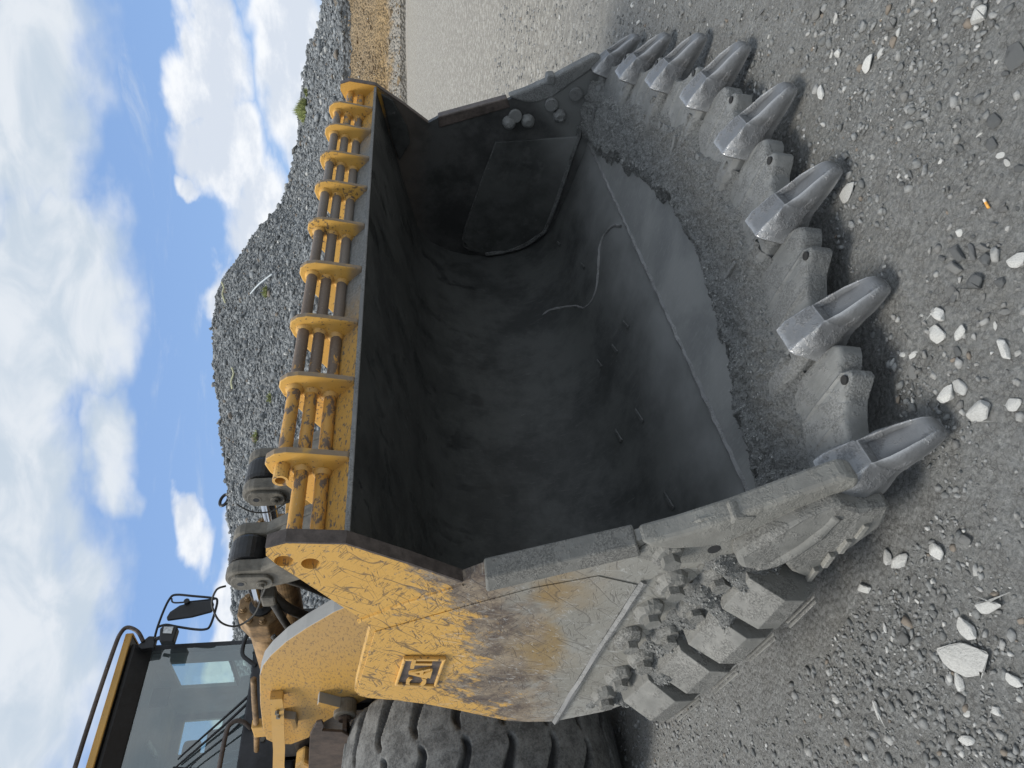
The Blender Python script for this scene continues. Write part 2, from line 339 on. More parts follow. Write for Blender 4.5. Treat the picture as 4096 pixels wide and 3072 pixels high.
def rubber():
    m, t, b, oc = base('dusty_tyre_rubber', .85)
    a = t.noise(oc, 9, 6, .75); g = t.noise(oc, 60, 5, .75)
    cr = t.vor(oc, 25, 'DISTANCE_TO_EDGE')
    c = t.mix(t.step(t.math('ADD', t.math('MULTIPLY', a, .6), t.math('MULTIPLY', g, .4)), .38, .62), (.075, .077, .077), (.235, .24, .235))
    c = t.mix(t.math('MULTIPLY', t.step(g, .6, .66), .6), c, (.035, .035, .035))
    ga_ = t.n('ShaderNodeAttribute', attribute_name='groove').outputs['Fac']; c = t.mix(t.math('MULTIPLY', ga_, .85), c, (.02, .022, .026))
    t.set(b.inputs['Base Color'], c); t.set(b.inputs['Normal'], t.bump(t.math('ADD', g, a), .6, .012)); return m
M_tyre = rubber()
M_groove = plain('groove_rubber', (.022, .024, .03), .45, 0, .3, 8, .1)

def glass():
    m = mat('tinted_cab_glass'); nt = m.node_tree; t = NT(nt); b = nt.nodes['Principled BSDF']; out = nt.nodes['Material Output']
    tr = t.n('ShaderNodeBsdfTransparent'); tr.inputs[0].default_value = (.60, .76, .74, 1)
    gl = t.n('ShaderNodeBsdfGlossy'); gl.inputs[0].default_value = (.9, .95, .95, 1); gl.inputs['Roughness'].default_value = .03
    df = t.n('ShaderNodeBsdfDiffuse'); df.inputs[0].default_value = (.26, .30, .31, 1)
    oc = t.n('ShaderNodeTexCoord').outputs['Object']
    fr = t.n('ShaderNodeFresnel'); fr.inputs[0].default_value = 1.7
    m1 = t.n('ShaderNodeMixShader'); t.set(m1.inputs[0], t.math('MULTIPLY', t.math('ADD', .5, t.noise(oc, 1.2, 4)), .22)); t.set(m1.inputs[1], tr.outputs[0]); t.set(m1.inputs[2], df.outputs[0])
    m2 = t.n('ShaderNodeMixShader'); t.set(m2.inputs[0], t.math('ADD', fr.outputs[0], .12)); t.set(m2.inputs[1], m1.outputs[0]); t.set(m2.inputs[2], gl.outputs[0])
    nt.links.new(m2.outputs[0], out.inputs[0]); return m
M_glass = glass()
def clear():
    m = mat('rear_window_glass'); nt = m.node_tree; t = NT(nt); out = nt.nodes['Material Output']
    tr = t.n('ShaderNodeBsdfTransparent'); tr.inputs[0].default_value = (.93, .98, .97, 1)
    gl = t.n('ShaderNodeBsdfGlossy'); gl.inputs['Roughness'].default_value = .05
    m2 = t.n('ShaderNodeMixShader'); m2.inputs[0].default_value = .06; t.set(m2.inputs[1], tr.outputs[0]); t.set(m2.inputs[2], gl.outputs[0])
    nt.links.new(m2.outputs[0], out.inputs[0]); return m
M_clear = clear()
M_cabin = plain('grey_cab_lining', (.24, .255, .27), .8, 0, .15, 6, .1)
M_seat = plain('dark_seat_fabric', (.03, .033, .038), .9, 0, .3, 30, .2)
M_lens = plain('lamp_lens', (.55, .57, .58), .15, .3, .3, 40, .3)
M_red = plain('red_label_tape', (.25, .05, .07), .6, 0, .1, 20, 0)
M_weed = plain('dry_green_weed', (.25, .28, .11), .9, 0, .5, 3, 0)
M_strip = plain('pale_plastic_strip', (.45, .5, .53), .5, 0, .1, 5, 0)
M_rag = plain('pale_yellow_rag', (.5, .5, .33), .8, 0, .2, 5, .2)
M_cigf = plain('orange_filter_paper', (.75, .36, .08), .8, 0, .25, 120, .1)
M_cigw = plain('white_cigarette_paper', (.7, .65, .58), .8, 0, .1, 60, .1)
M_redst = plain('red_brown_stone', (.16, .08, .06), .9, 0, .2, 4, .5)

# ------------------------------------------------------------------ object helpers
INV = {}
def link(name, me, m, parent=None, bevel=0, smooth=False):
    o = bpy.data.objects.new(name, me); COL.objects.link(o)
    if m is not None and not me.materials: me.materials.append(m)
    if parent is not None:
        o.parent = parent
        if parent in INV: o.matrix_parent_inverse = INV[parent]
    if smooth:
        for p in me.polygons: p.use_smooth = True
    if bevel:
        b = o.modifiers.new('bevel', 'BEVEL'); b.width = bevel; b.segments = 2; b.limit_method = 'ANGLE'; b.angle_limit = R(35)
        b.harden_normals = False
    return o
def obj(name, bm, m, parent=None, bevel=0, smooth=False):
    bmesh.ops.recalc_face_normals(bm, faces=bm.faces)
    me = bpy.data.meshes.new(name); bm.to_mesh(me); bm.free()
    return link(name, me, m, parent, bevel, smooth)
def tag(o, label=None, cat=None, group=None, kind=None):
    if label: o['label'] = label
    if cat: o['category'] = cat
    if group: o['group'] = group
    if kind: o['kind'] = kind
    return o
def empty(name, loc, label, cat, group=None):
    o = bpy.data.objects.new(name, None); COL.objects.link(o); o.location = loc; o.empty_display_size = .3
    INV[o] = Matrix.Translation(-Vector(loc)); return tag(o, label, cat, group)
AX = {'x': lambda a, u, v: (a, u, v), 'y': lambda a, u, v: (u, a, v), 'z': lambda a, u, v: (u, v, a)}
def prism(pts, axis, a, b, bm=None):
    bm = bm or bmesh.new(); f = AX[axis]
    A = [bm.verts.new(f(a, *p)) for p in pts]; B = [bm.verts.new(f(b, *p)) for p in pts]
    bm.faces.new(A); bm.faces.new(B[::-1]); n = len(pts)
    for i in range(n): bm.faces.new((A[i], B[i], B[(i+1) % n], A[(i+1) % n]))
    return bm
def box(x0, x1, y0, y1, z0, z1, bm=None): return prism([(y0, z0), (y1, z0), (y1, z1), (y0, z1)], 'x', x0, x1, bm)
def disc(c, axis, r, a, b, n=20, bm=None, ph=0, sy=1, sz=1):
    return prism([(c[0]+r*sy*math.cos(2*math.pi*(i+ph)/n), c[1]+r*sz*math.sin(2*math.pi*(i+ph)/n)) for i in range(n)], axis, a, b, bm)
def smoothpath(pts, k=6):
    P = [Vector(p) for p in pts]; out = []
    for i in range(len(P)-1):
        p0, p1, p2, p3 = P[max(i-1, 0)], P[i], P[i+1], P[min(i+2, len(P)-1)]
        for j in range(k):
            s = j/k
            out.append(.5*((2*p1)+(p2-p0)*s+(2*p0-5*p1+4*p2-p3)*s*s+(3*p1-p0-3*p2+p3)*s**3))
    out.append(P[-1]); return out
def tube(pts, r, n=10, bm=None, k=6, caps=True, closed=False):
    bm = bm or bmesh.new(); P = smoothpath(pts, k) if k else [Vector(p) for p in pts]
    rings = []; up = None
    for i, p in enumerate(P):
        d = (P[min(i+1, len(P)-1)]-P[max(i-1, 0)])
        d = d.normalized() if d.length > 1e-9 else Vector((1, 0, 0))
        if up is None: up = d.orthogonal().normalized()
        up = (up - d*up.dot(d)).normalized(); s = d.cross(up)
        rr = r(i/(len(P)-1)) if callable(r) else r
        rings.append([bm.verts.new(p+(up*math.cos(2*math.pi*j/n)+s*math.sin(2*math.pi*j/n))*rr) for j in range(n)])
    for a, b in zip(rings, rings[1:]):
        for j in range(n): bm.faces.new((a[j], a[(j+1) % n], b[(j+1) % n], b[j]))
    if caps: bm.faces.new(rings[0][::-1]); bm.faces.new(rings[-1])
    return bm
def pipe(x0, x1, y, z, r, n=16, bm=None, ri=0):
    """bar along X; ri > 0 gives an open pipe end at x0"""
    bm = bm or bmesh.new()
    def ring(x, rr): return [bm.verts.new((x, y+rr*math.cos(2*math.pi*i/n), z+rr*math.sin(2*math.pi*i/n))) for i in range(n)]
    A, B = ring(x0, r), ring(x1, r)
    def strip(P, Q):
        for i in range(n): bm.faces.new((P[i], P[(i+1) % n], Q[(i+1) % n], Q[i]))
    strip(A, B); bm.faces.new(B)
    if ri:
        C = ring(x0, ri); D = ring(x0+.05, ri); strip(C, A); strip(D, C); bm.faces.new(D)
    else: bm.faces.new(A[::-1])
    return bm
def rough(bm, amp, sc, seed=0):
    for v in bm.verts:
        n = mn.noise_vector(v.co*sc+Vector((seed, 0, 0))); v.co += n*amp
    return bm

def interp(x, T):
    if x <= T[0][0]: return T[0][1]
    for (a, p), (b, q) in zip(T, T[1:]):
        if x <= b: return p+(q-p)*(x-a)/(b-a)
    return T[-1][1]

# ------------------------------------------------------------------ wheel loader
LD = empty('wheel_loader', (1.9, 6.0, 0), 'dusty yellow wheel loader with its big toothed bucket lowered onto the gravel', 'wheel loader')

# bucket shell: curved skin between the side plates (x = 0 .. 3.8)
prof = [(1.80, .20), (2.2, .26), (2.6, .34), (2.97, .44), (3.12, .56), (3.21, .72), (3.26, .92), (3.26, 1.12), (3.22, 1.3), (3.14, 1.45), (3.0, 1.56), (2.8, 1.62), (2.4, 1.735), (1.95, 1.865), (1.895, 1.880)]
sp = [Vector((0, a, b)) for a, b in prof]
bmS = bmesh.new()
inn = [(p.y, p.z) for p in sp]
outp = []
for i, p in enumerate(sp):
    d = (sp[min(i+1, len(sp)-1)]-sp[max(i-1, 0)]).normalized(); nrm = Vector((0, d.z, -d.y)); outp.append((p.y+nrm.y*.045, p.z+nrm.z*.045))
outp[-1] = (1.897, 1.886); outp[-2] = (1.96, 1.885)
nx = 24
G = [[[bmS.verts.new((3.8*i/nx, q[0], q[1])) for q in L] for L in (inn, outp)] for i in range(nx+1)]
for i in range(nx):
    for L in (0, 1):
        for j in range(len(inn)-1):
            bmS.faces.new((G[i][L][j], G[i+1][L][j], G[i+1][L][j+1], G[i][L][j+1]))
    for j in (0, len(inn)-1): bmS.faces.new((G[i][0][j], G[i+1][0][j], G[i+1][1][j], G[i][1][j]))
BK = obj('bucket', bmS, M_in, LD, 0, True)
BK['label'] = 'dark scoured bucket shell open towards the viewer'
es = BK.modifiers.new('es', 'EDGE_SPLIT'); es.split_angle = R(30)

# side plates
out = [(1.86, 2.06), (1.872, 1.96), (1.88, 1.88), (2.0, 1.69), (2.13, 1.50), (2.08, 1.42), (1.94, .95), (1.80, .70), (1.62, .30), (1.70, .16), (2.16, .24), (2.6, .31), (2.95, .40), (3.18, .55), (3.33, .76), (3.40, .99), (3.38, 1.12), (3.34, 1.23), (3.26, 1.35), (3.18, 1.47), (3.10, 1.60), (3.035, 1.74), (3.0, 1.84), (2.97, 1.88), (2.92, 1.897), (2.87, 1.89), (2.41, 1.82), (2.33, 1.86), (2.17, 1.97), (2.05, 2.05), (1.98, 2.10), (1.93, 2.125), (1.885, 2.12)]
def plate_with_holes(pts, holes, x0, x1, r):
    """polygon plate normal to X with round holes"""
    bm = bmesh.new()
    e = []
    V = [bm.verts.new((x0, *p)) for p in pts]
    e += [bm.edges.new((V[i], V[(i+1) % len(V)])) for i in range(len(V))]
    for c in holes:
        H = [bm.verts.new((x0, c[0]+r*math.cos(2*math.pi*i/20), c[1]+r*math.sin(2*math.pi*i/20))) for i in range(20)]
        e += [bm.edges.new((H[i], H[(i+1) % 20])) for i in range(20)]
    bmesh.ops.triangle_fill(bm, use_beauty=True, use_dissolve=False, edges=e)
    r_ = bmesh.ops.extrude_face_region(bm, geom=list(bm.faces))
    bmesh.ops.translate(bm, vec=(x1-x0, 0, 0), verts=[v for v in r_['geom'] if isinstance(v, bmesh.types.BMVert)])
    return bm
HOL = [(1.965, 2.075), (1.985, 1.995)]
sp_ = obj('side_plate', plate_with_holes(out, HOL, -.045, .0, .030), M_side, BK)
sp_['label'] = 'scratched side plate, yellow at the top and rubbed grey below'
def far_mat():
    m, t, b, oc = base('far_side_plate', .55)
    x, y, z = t.sep(oc); n = t.math('SUBTRACT', t.noise(oc, 9, 6, .75), .5); q = t.math('ADD', z, t.math('MULTIPLY', n, .25)); g = t.noise(oc, 60, 5, .8)
    c = t.mix(t.step(t.noise(oc, 3, 6, .7), .35, .62), (.030, .031, .031), (.075, .076, .074))
    c = t.mix(t.math('MULTIPLY', t.step(q, 1.45, 1.7), .6), c, (.14, .115, .095))
    c = t.mix(t.step(q, 1.80, 1.86), c, (.58, .32, .06)); c = t.mix(t.math('MULTIPLY', t.step(t.math('ADD', y, z), 2.75, 2.55), t.step(z, .9, .7)), c, (.17, .175, .17))
    t.set(b.inputs['Base Color'], c); t.set(b.inputs['Normal'], t.bump(g, .5, .006)); return m
obj('side_plate', plate_with_holes([(a, b) for a, b in out], [], 3.8, 3.845, .03), far_mat(), BK)['label'] = 'dark dirty inner face of the far side plate'
# brown worn front edges of the end plates
for x0, x1 in ((-.047, .002), (3.798, 3.847)):
    pts = [(1.885, 2.122), (1.858, 2.06), (1.869, 1.96), (1.877, 1.88), (1.998, 1.688), (2.128, 1.50), (2.134, 1.505), (2.004, 1.695), (1.884, 1.882), (1.876, 1.96), (1.866, 2.058), (1.889, 2.118)]
    obj('worn_edge', prism(pts, 'x', x0, x1), M_edge, BK)
# fold where guard plate meets side plate, and the second crease
obj('weld_bead', rough(tube([(-.046, 2.36, 1.86), (-.046, 2.25, 1.69), (-.046, 2.15, 1.50)], .008, 6), .004, 40), M_side, BK)
obj('overlay_plate', prism([(2.44, 1.805), (2.86, 1.878), (2.92, 1.887), (2.955, 1.872), (2.99, 1.83), (3.03, 1.73), (3.08, 1.62), (3.16, 1.48), (3.25, 1.345), (3.33, 1.22), (3.37, 1.12), (3.385, 1.0), (2.72, .925), (2.20, .86), (2.13, 1.02), (2.19, 1.25), (2.30, 1.50)], 'x', -.0495, -.046), M_side, BK, .0015)
obj('weld_bead', rough(tube([(-.047, 2.18, .84), (-.047, 2.72, .91), (-.047, 3.39, .985)], .016, 6), .006, 40), M_bead, BK)

# raised maker's panel on the side plate
fr = [(2.63, 1.70), (2.655, 1.535), (2.905, 1.565), (2.86, 1.735)]
def inset(P, k):
    cx, cy = sum(p[0] for p in P)/len(P), sum(p[1] for p in P)/len(P)
    return [(cx+(p[0]-cx)*k, cy+(p[1]-cy)*k) for p in P]
bm = bmesh.new(); q = inset(fr, .86)
for i in range(4):
    a, b, c, d = fr[i], fr[(i+1) % 4], q[(i+1) % 4], q[i]
    prism([a, b, c, d], 'x', -.066, -.05, bm)
obj('logo_frame', bm, M_rib, BK, .004)
obj('logo_panel', prism(q, 'x', -.056, -.05), M_edge, BK)
def text_mesh(txt, size, depth, bevel=.0):
    cu = bpy.data.curves.new('t', 'FONT'); cu.body = txt; cu.size = size; cu.extrude = depth; cu.align_x = 'CENTER'; cu.align_y = 'CENTER'; cu.offset = bevel
    o = bpy.data.objects.new('t', cu); COL.objects.link(o)
    dg = bpy.context.evaluated_depsgraph_get(); dg.update()
    me = bpy.data.meshes.new_from_object(o.evaluated_get(dg)); bpy.data.objects.remove(o); return me
TM = text_mesh('CAT', .128, .006, .002)
lo = link('logo_letters', TM, M_yel, BK)
lo.matrix_parent_inverse = Matrix(); lo.matrix_local = Matrix(((0, 0, -1, -.060), (-1, -.12, 0, 2.768), (-.10, .86, 0, 1.635), (0, 0, 0, 1)))
obj('logo_triangle', prism([(2.738, 1.586), (2.806, 1.593), (2.773, 1.628)], 'x', -.0685, -.058), M_yel, BK)

# top lip strip and the sloping band behind it
obj('lip_strip', prism([(1.891, 1.872), (1.90, 1.870), (1.906, 1.889), (1.891, 1.889)], 'x', .001, 3.799), M_bead, BK, .003)
def band_mat():
    m, t, b, oc = base('guard_band_paint', .6)
    x, y, z = t.sep(oc); lf = t.math('MULTIPLY', t.math('SUBTRACT', t.noise(oc, 2.5, 3), .5), .9); xx = t.math('ADD', x, lf)
    g = t.math('MULTIPLY', t.step(xx, .9, 1.5), t.step(xx, 3.3, 2.8))
    fine = t.noise(t.map(oc, (1, 2, 2)), 36, 5, .75)
    ye = t.mix(t.step(fine, .54, .60), (.52, .29, .06), (.12, .10, .08))
    gr = t.mix(t.step(t.noise(oc, 60, 5, .8), .35, .65), (.13, .135, .13), (.25, .255, .25))
    t.set(b.inputs['Base Color'], t.mix(g, ye, gr)); t.set(b.inputs['Normal'], t.bump(t.noise(oc, 70, 5, .8), .6, .01)); return m
obj('guard_band', prism([(1.905, 1.890), (1.99, 1.975), (2.12, 1.975), (2.12, 1.95), (2.0, 1.955), (1.93, 1.890)], 'x', .002, 3.798), band_mat(), BK, .003)

# ribs and bars of the spill guard
rx = [.333, .726, 1.096, 1.504, 1.90, 2.305, 2.674, 3.062, 3.415]
rib_out = [(1.888, 1.89), (1.865, 2.05), (1.86, 2.10), (1.868, 2.14), (1.892, 2.17), (1.925, 2.177), (1.965, 2.165), (2.02, 2.13), (2.26, 1.965), (2.40, 1.86), (2.3, 1.79), (1.95, 1.88)]
BAR = [(1.935, 2.118), (1.955, 2.055), (1.975, 1.985)]
HT = [(1.955, 2.055), (1.975, 1.985)]
for i, x_ in enumerate(rx):
    o = obj('guard_rib', prism(rib_out, 'x', x_-.014, x_+.014), M_ribs, BK, .006)
xs = [0]+rx+[3.8]
for i in range(10):
    a, b = xs[i]+(.014 if i else 0), xs[i+1]-(.014 if i < 9 else 0)
    for k, (y_, z_) in enumerate(BAR):
        if k == 0 and i in (0, 9): continue
        obj('guard_bar', pipe(a, b, y_, z_, .0245, 18), M_bar, BK, 0, True).modifiers.new('es', 'EDGE_SPLIT')
        for xx, s in ((a, 1), (b, -1)):
            if abs(xx-0) < .01 or abs(xx-3.8) < .01: continue
            bm = bmesh.new(); n = 18
            prev = None
            for kk, (dx, rr) in enumerate(((0, .035), (.005, .034), (.013, .028), (.018, .0245))):
                ring = [bm.verts.new((xx+s*dx, y_+rr*math.cos(2*math.pi*j/n), z_+rr*math.sin(2*math.pi*j/n))) for j in range(n)]
                if prev:
                    for j in range(n): bm.faces.new((prev[j], prev[(j+1) % n], ring[(j+1) % n], ring[j]))
                prev = ring
            obj('weld_collar', rough(bm, .003, 50), M_rib, BK, 0, True)
obj('open_pipe', pipe(.255, .319, 1.935, 2.118, .027, 18, None, .018), M_rib, BK)

M_fm = plain('dark_weld_patch', (.085, .087, .084), .7, .1, .3, 60, .5)
M_lw = plain('gritty_liner_weld', (.11, .113, .11), .9, 0, .4, 70, .8)
# right inner wall: corner gusset, liner plate, bolts
XR = 3.8
obj('corner_gusset', prism([(1.93, 1.84), (1.97, 1.76), (2.16, 1.655), (2.28, 1.63), (2.42, 1.71), (2.3, 1.755)], 'x', XR-.03, XR), M_in, BK, .006)
liner = [(2.24, .98), (2.7, 1.10), (3.10, 1.185), (3.2, 1.12), (3.235, .98), (3.17, .72), (3.04, .55), (2.9, .475), (2.16, .35)]
obj('liner_plate', prism(liner, 'x', XR-.022, XR), M_in, BK, .004)
obj('liner_weld', rough(tube([(XR-.012, *p) for p in liner[:4]], .010, 6, None, 3), .005, 30), M_fm, BK)
obj('liner_weld', rough(tube([(XR-.012, *p) for p in liner[4:]]+[(XR-.008, 2.10, .36)], .022, 6, None, 3), .010, 30), M_lw, BK)
def boltcap(x_, y_, z_, r, s, mt, h=.05, parent=BK, name='bolt_cap'):
    bm = bmesh.new(); n = 14; prev = None
    for f, rr in ((0, 1.0), (.35, .98), (.75, .8), (1, .45)):
        ring = [bm.verts.new((x_+s*h*f, y_+r*rr*math.cos(2*math.pi*j/n), z_+r*rr*math.sin(2*math.pi*j/n))) for j in range(n)]
        if prev:
            for j in range(n): bm.faces.new((prev[j], prev[(j+1) % n], ring[(j+1) % n], ring[j]))
        prev = ring
    bm.faces.new(prev); rough(bm, r*.12, 2/r, y_*10)
    return obj(name, bm, mt, parent)
for y_, z_ in ((2.085, .90), (2.065, .76), (2.01, .525)): boltcap(XR, y_, z_, .052, -1, M_prot, .06)

# side protector bars and side cutters, both sides
bar_ = [(2.075, 1.43), (1.905, .935), (1.975, .905), (2.16, 1.42)]
for x0, x1, m_ in ((-.075, .012, M_hvy), (3.788, 3.87, M_edge)):
    obj('side_bar', rough(prism(bar_, 'x', x0, x1), .003, 20), m_, BK, .008)
# raised lettering strip worn down on the near bar
cutp = [(1.892, .925), (1.84, .80), (1.755, .64), (1.64, .46), (1.565, .335), (1.575, .285), (1.62, .275), (1.70, .38), (1.80, .50), (1.885, .60), (1.925, .70), (1.93, .80), (1.912, .88)]
for x0, x1, m_ in ((-.085, .0, M_cut), (3.79, 3.875, M_prot)):
    bm = prism(cutp, 'x', x0, x1); o = obj('side_cutter', bm, m_, BK, .015)
obj('cutter_lug', rough(box(-.092, -.02, 1.745, 1.79, .575, .655), .012, 22), M_cut, BK, .012)
obj('cutter_lug', rough(box(3.78, 3.885, 1.72, 1.79, .60, .66), .008, 14), M_prot, BK, .012)
for y_, z_ in ((1.97, .64),): obj('bolt_hole', disc((y_, z_), 'x', .024, -.062, -.044, 14), M_dark, BK)
for c in ((1.93, .60), (2.03, .86), (1.84, .43)):
    obj('cutter_ear', disc(c, 'x', .05, XR-.035, XR-.002, 16), M_prot, BK, .006)
side_under = [(1.80, .74), (1.95, .90), (2.0, .93), (2.06, .80), (2.05, .62), (1.98, .52), (1.86, .42), (1.72, .32), (1.66, .34)]
obj('cutter_base', rough(prism(side_under, 'x', -.062, -.044), .004, 10), M_cut, BK, .008)

# corner casting behind the first tooth, both sides
cast = [(1.66, .27), (1.64, .34), (1.72, .44), (1.80, .52), (1.92, .60), (1.99, .56), (2.0, .47), (1.95, .42), (2.02, .36), (2.07, .28), (2.05, .235), (1.97, .23), (1.88, .19), (1.76, .14), (1.66, .16)]
for x0, x1 in ((-.135, -.045), (3.845, 3.93)):
    obj('corner_casting', rough(prism(cast, 'x', x0, x1), .008, 9), M_hvy, BK, .018)
bm = bmesh.new()
for k in range(4):
    yy = 1.74+.085*k; box(-.15, -.13, yy, yy+.07, .205+.022*k, .225+.022*k, bm)
obj('casting_ridge', bm, M_cut, BK, .003)
obj('casting_ridge', rough(tube([(-.122, 1.70, .33), (-.128, 1.82, .37), (-.122, 1.95, .44), (-.118, 1.98, .50)], .026, 8), .005, 20), M_hvy, BK, 0, True)

# bolted heel pads along the lower side: bolt caps in two rows, square pads below, caked grit between
def pad_bolt(y_, z_, sc=1.0):
    bm = bmesh.new(); n = 18; prev = None; ca, sa = math.cos(.25), math.sin(.25)
    for h, k in ((0, 1.08), (.018, 1.0), (.034, .78), (.038, .3)):
        ring = []
        for j in range(n):
            a = 2*math.pi*j/n; u, v = math.cos(a)*.072*k*sc, math.sin(a)*.052*k*sc
            ring.append(bm.verts.new((-.045-h, y_+u*ca-v*sa, z_+u*sa+v*ca)))
        if prev:
            for j in range(n): bm.faces.new((prev[j], prev[(j+1) % n], ring[(j+1) % n], ring[j]))
        prev = ring
    bm.faces.new(prev); rough(bm, .007, 30, y_*7)
    disc((y_+.006, z_-.004), 'x', .034, -.110, -.078, 6, bm, y_); rough(bm, .002, 60, 3)
    p = obj('wear_pad_bolt', bm, M_hvy, BK, 0, False)
    return p
for q in ((1.985, .805), (2.19, .735), (2.385, .77), (2.585, .81), (2.93, .775), (2.15, .575), (2.36, .605), (2.565, .655), (2.765, .71), (3.12, .80)): pad_bolt(*q)
def heel_pad(y_, z_, ang):
    bm = bmesh.new()
    # wedge block: flat face outwards and up, ribbed lower face
    sec = [(-.045, .16), (-.13, .155), (-.215, .05), (-.215, -.035), (-.16, -.10), (-.045, -.12)]      # (x, dz)
    A = [bm.verts.new((a, -.105, b)) for a, b in sec]; B = [bm.verts.new((a, .105, b)) for a, b in sec]
    bm.faces.new(A); bm.faces.new(B[::-1])
    for i in range(6): bm.faces.new((A[i], B[i], B[(i+1) % 6], A[(i+1) % 6]))
    for k in range(3): prism([(-.098, -.085+.0), (.098, -.085+.0), (.098, -.078), (-.098, -.078)], 'x', -.17-.018*k-.012, -.17-.018*k, bm)
    for v in bm.verts:
        u, w = v.co.y, v.co.z
        if v.co.x < -.2: u *= .93; w += .01*mn.noise(Vector((y_*9, u*30, 0)))
        v.co.y = y_+u*math.cos(ang)-w*math.sin(ang)*.5; v.co.z = z_+u*math.sin(ang)+w*math.cos(ang)
    rough(bm, .006, 14, y_); return obj('heel_pad', bm, M_hvy, BK, .010)
for q in ((2.17, .37, .16), (2.43, .425, .20), (2.69, .485, .24), (2.95, .565, .32)): heel_pad(*q)

def grit_sheet(name, fn, nu, nv, parent, m_):
    bm = bmesh.new(); g = [[bm.verts.new(fn(i/nu, j/nv)) for j in range(nv+1)] for i in range(nu+1)]
    for i in range(nu):
        for j in range(nv): bm.faces.new((g[i][j], g[i+1][j], g[i+1][j+1], g[i][j+1]))
    return obj(name, bm, m_, parent, 0, True)
def gritmat():
    m, t, b, oc = base('caked_grit', .95)
    g = t.noise(oc, 75, 6, .85); v = t.vor(oc, 90, out='Color')
    c = t.mix(t.step(g, .36, .62), (.15, .153, .15), (.42, .425, .41))
    c = t.mix(t.math('MULTIPLY', t.step(t.sep(v)[0], .6, .95), .5), c, (.33, .33, .32))
    spk = t.step(t.noise(oc, 260, 1), .72, .75); c = t.mix(t.math('MULTIPLY', spk, .6), c, (.5, .5, .5))
    t.set(b.inputs['Base Color'], c); t.set(b.inputs['Normal'], t.bump(g, 1.0, .03)); return m
M_grit = gritmat()
def side_grit(u, v):
    y_ = 1.98+1.28*u; top = .63+.22*u**1.3; bot = .32+.20*u; z_ = bot+(top-bot)*v
    n = mn.noise(Vector((y_*9, z_*9, 0)))
    k = mn.turbulence_vector(Vector((y_*26, z_*26, 3)), 3, False)
    e = min(1, v*4, (1-v)*3.2, u*9, (1-u)*7)
    return (-.040-(.075+.075*(1-v)**2)*max(0, e)*(.78+n*.8)+k.x*.022, y_+k.y*.008, z_+n*.03)
g_ = grit_sheet('caked_grit', side_grit, 170, 40, BK, M_grit); g_['kind'] = 'stuff'

# cutting edge: V-shaped lip plate, teeth, adapters, edge shrouds
TIP = [(-.1, 1.40), (.0, 1.37), (.51, 1.205), (1.04, 1.04), (1.575, .935), (2.12, .935), (2.66, 1.05), (3.21, 1.20), (3.80, 1.37), (3.9, 1.40)]
tipy = lambda x_: interp(x_, TIP)
rear = lambda x_: tipy(x_)+.31
z0 = lambda y_: .26+.15*(y_-2.2) if y_ < 2.2 else .26+.2*(y_-2.2)
bm = bmesh.new(); N = 40; ga = []
for i in range(N+1):
    x_ = 3.8*i/N; yf = rear(x_)+.0
    ga.append([bm.verts.new((x_, yy, zz)) for yy, zz in ((2.22, z0(2.2)+.006), (yf+.04, z0(yf)+.006), (yf-.02, z0(yf)-.02), (yf, z0(yf)-.05), (2.22, z0(2.2)-.06))])
for i in range(N):
    for j in range(5): bm.faces.new((ga[i][j], ga[i+1][j], ga[i+1][(j+1) % 5], ga[i][(j+1) % 5]))
bm.faces.new(ga[0]); bm.faces.new(ga[-1][::-1])
obj('lip_plate', bm, M_prot, BK)
def lipmat():
    m, t, b, oc = base('rubbed_lip_steel', .45, .3)
    st = t.noise(t.map(oc, (14, 3, 3)), 6, 4, .7); a = t.noise(oc, 2.5, 4, .6, .4)
    x, y, z = t.sep(oc)
    c = t.mix(t.step(a, .35, .65), (.27, .275, .27), (.37, .372, .36))
    c = t.mix(t.math('MULTIPLY', t.step(st, .5, .75), .5), c, (.45, .455, .45))
    t.set(b.inputs['Base Color'], c); t.set(b.inputs['Normal'], t.bump(st, .3, .004)); return m
bm = bmesh.new(); ga = []
for i in range(N+1):
    x_ = .01+3.78*i/N; ga.append([bm.verts.new((x_, yy, z0(yy)+.010)) for yy in (2.19, rear(x_)+.3)])
for i in range(N): bm.faces.new((ga[i][0], ga[i+1][0], ga[i+1][1], ga[i][1]))
obj('lip_liner', bm, lipmat(), BK)
obj('seam_weld', rough(tube([(.02+.04*i, 2.2+.004*math.sin(i*1.7), i and .262 or .262) for i in range(95)], .018, 6, None, 0), .006, 40), M_bead, BK)

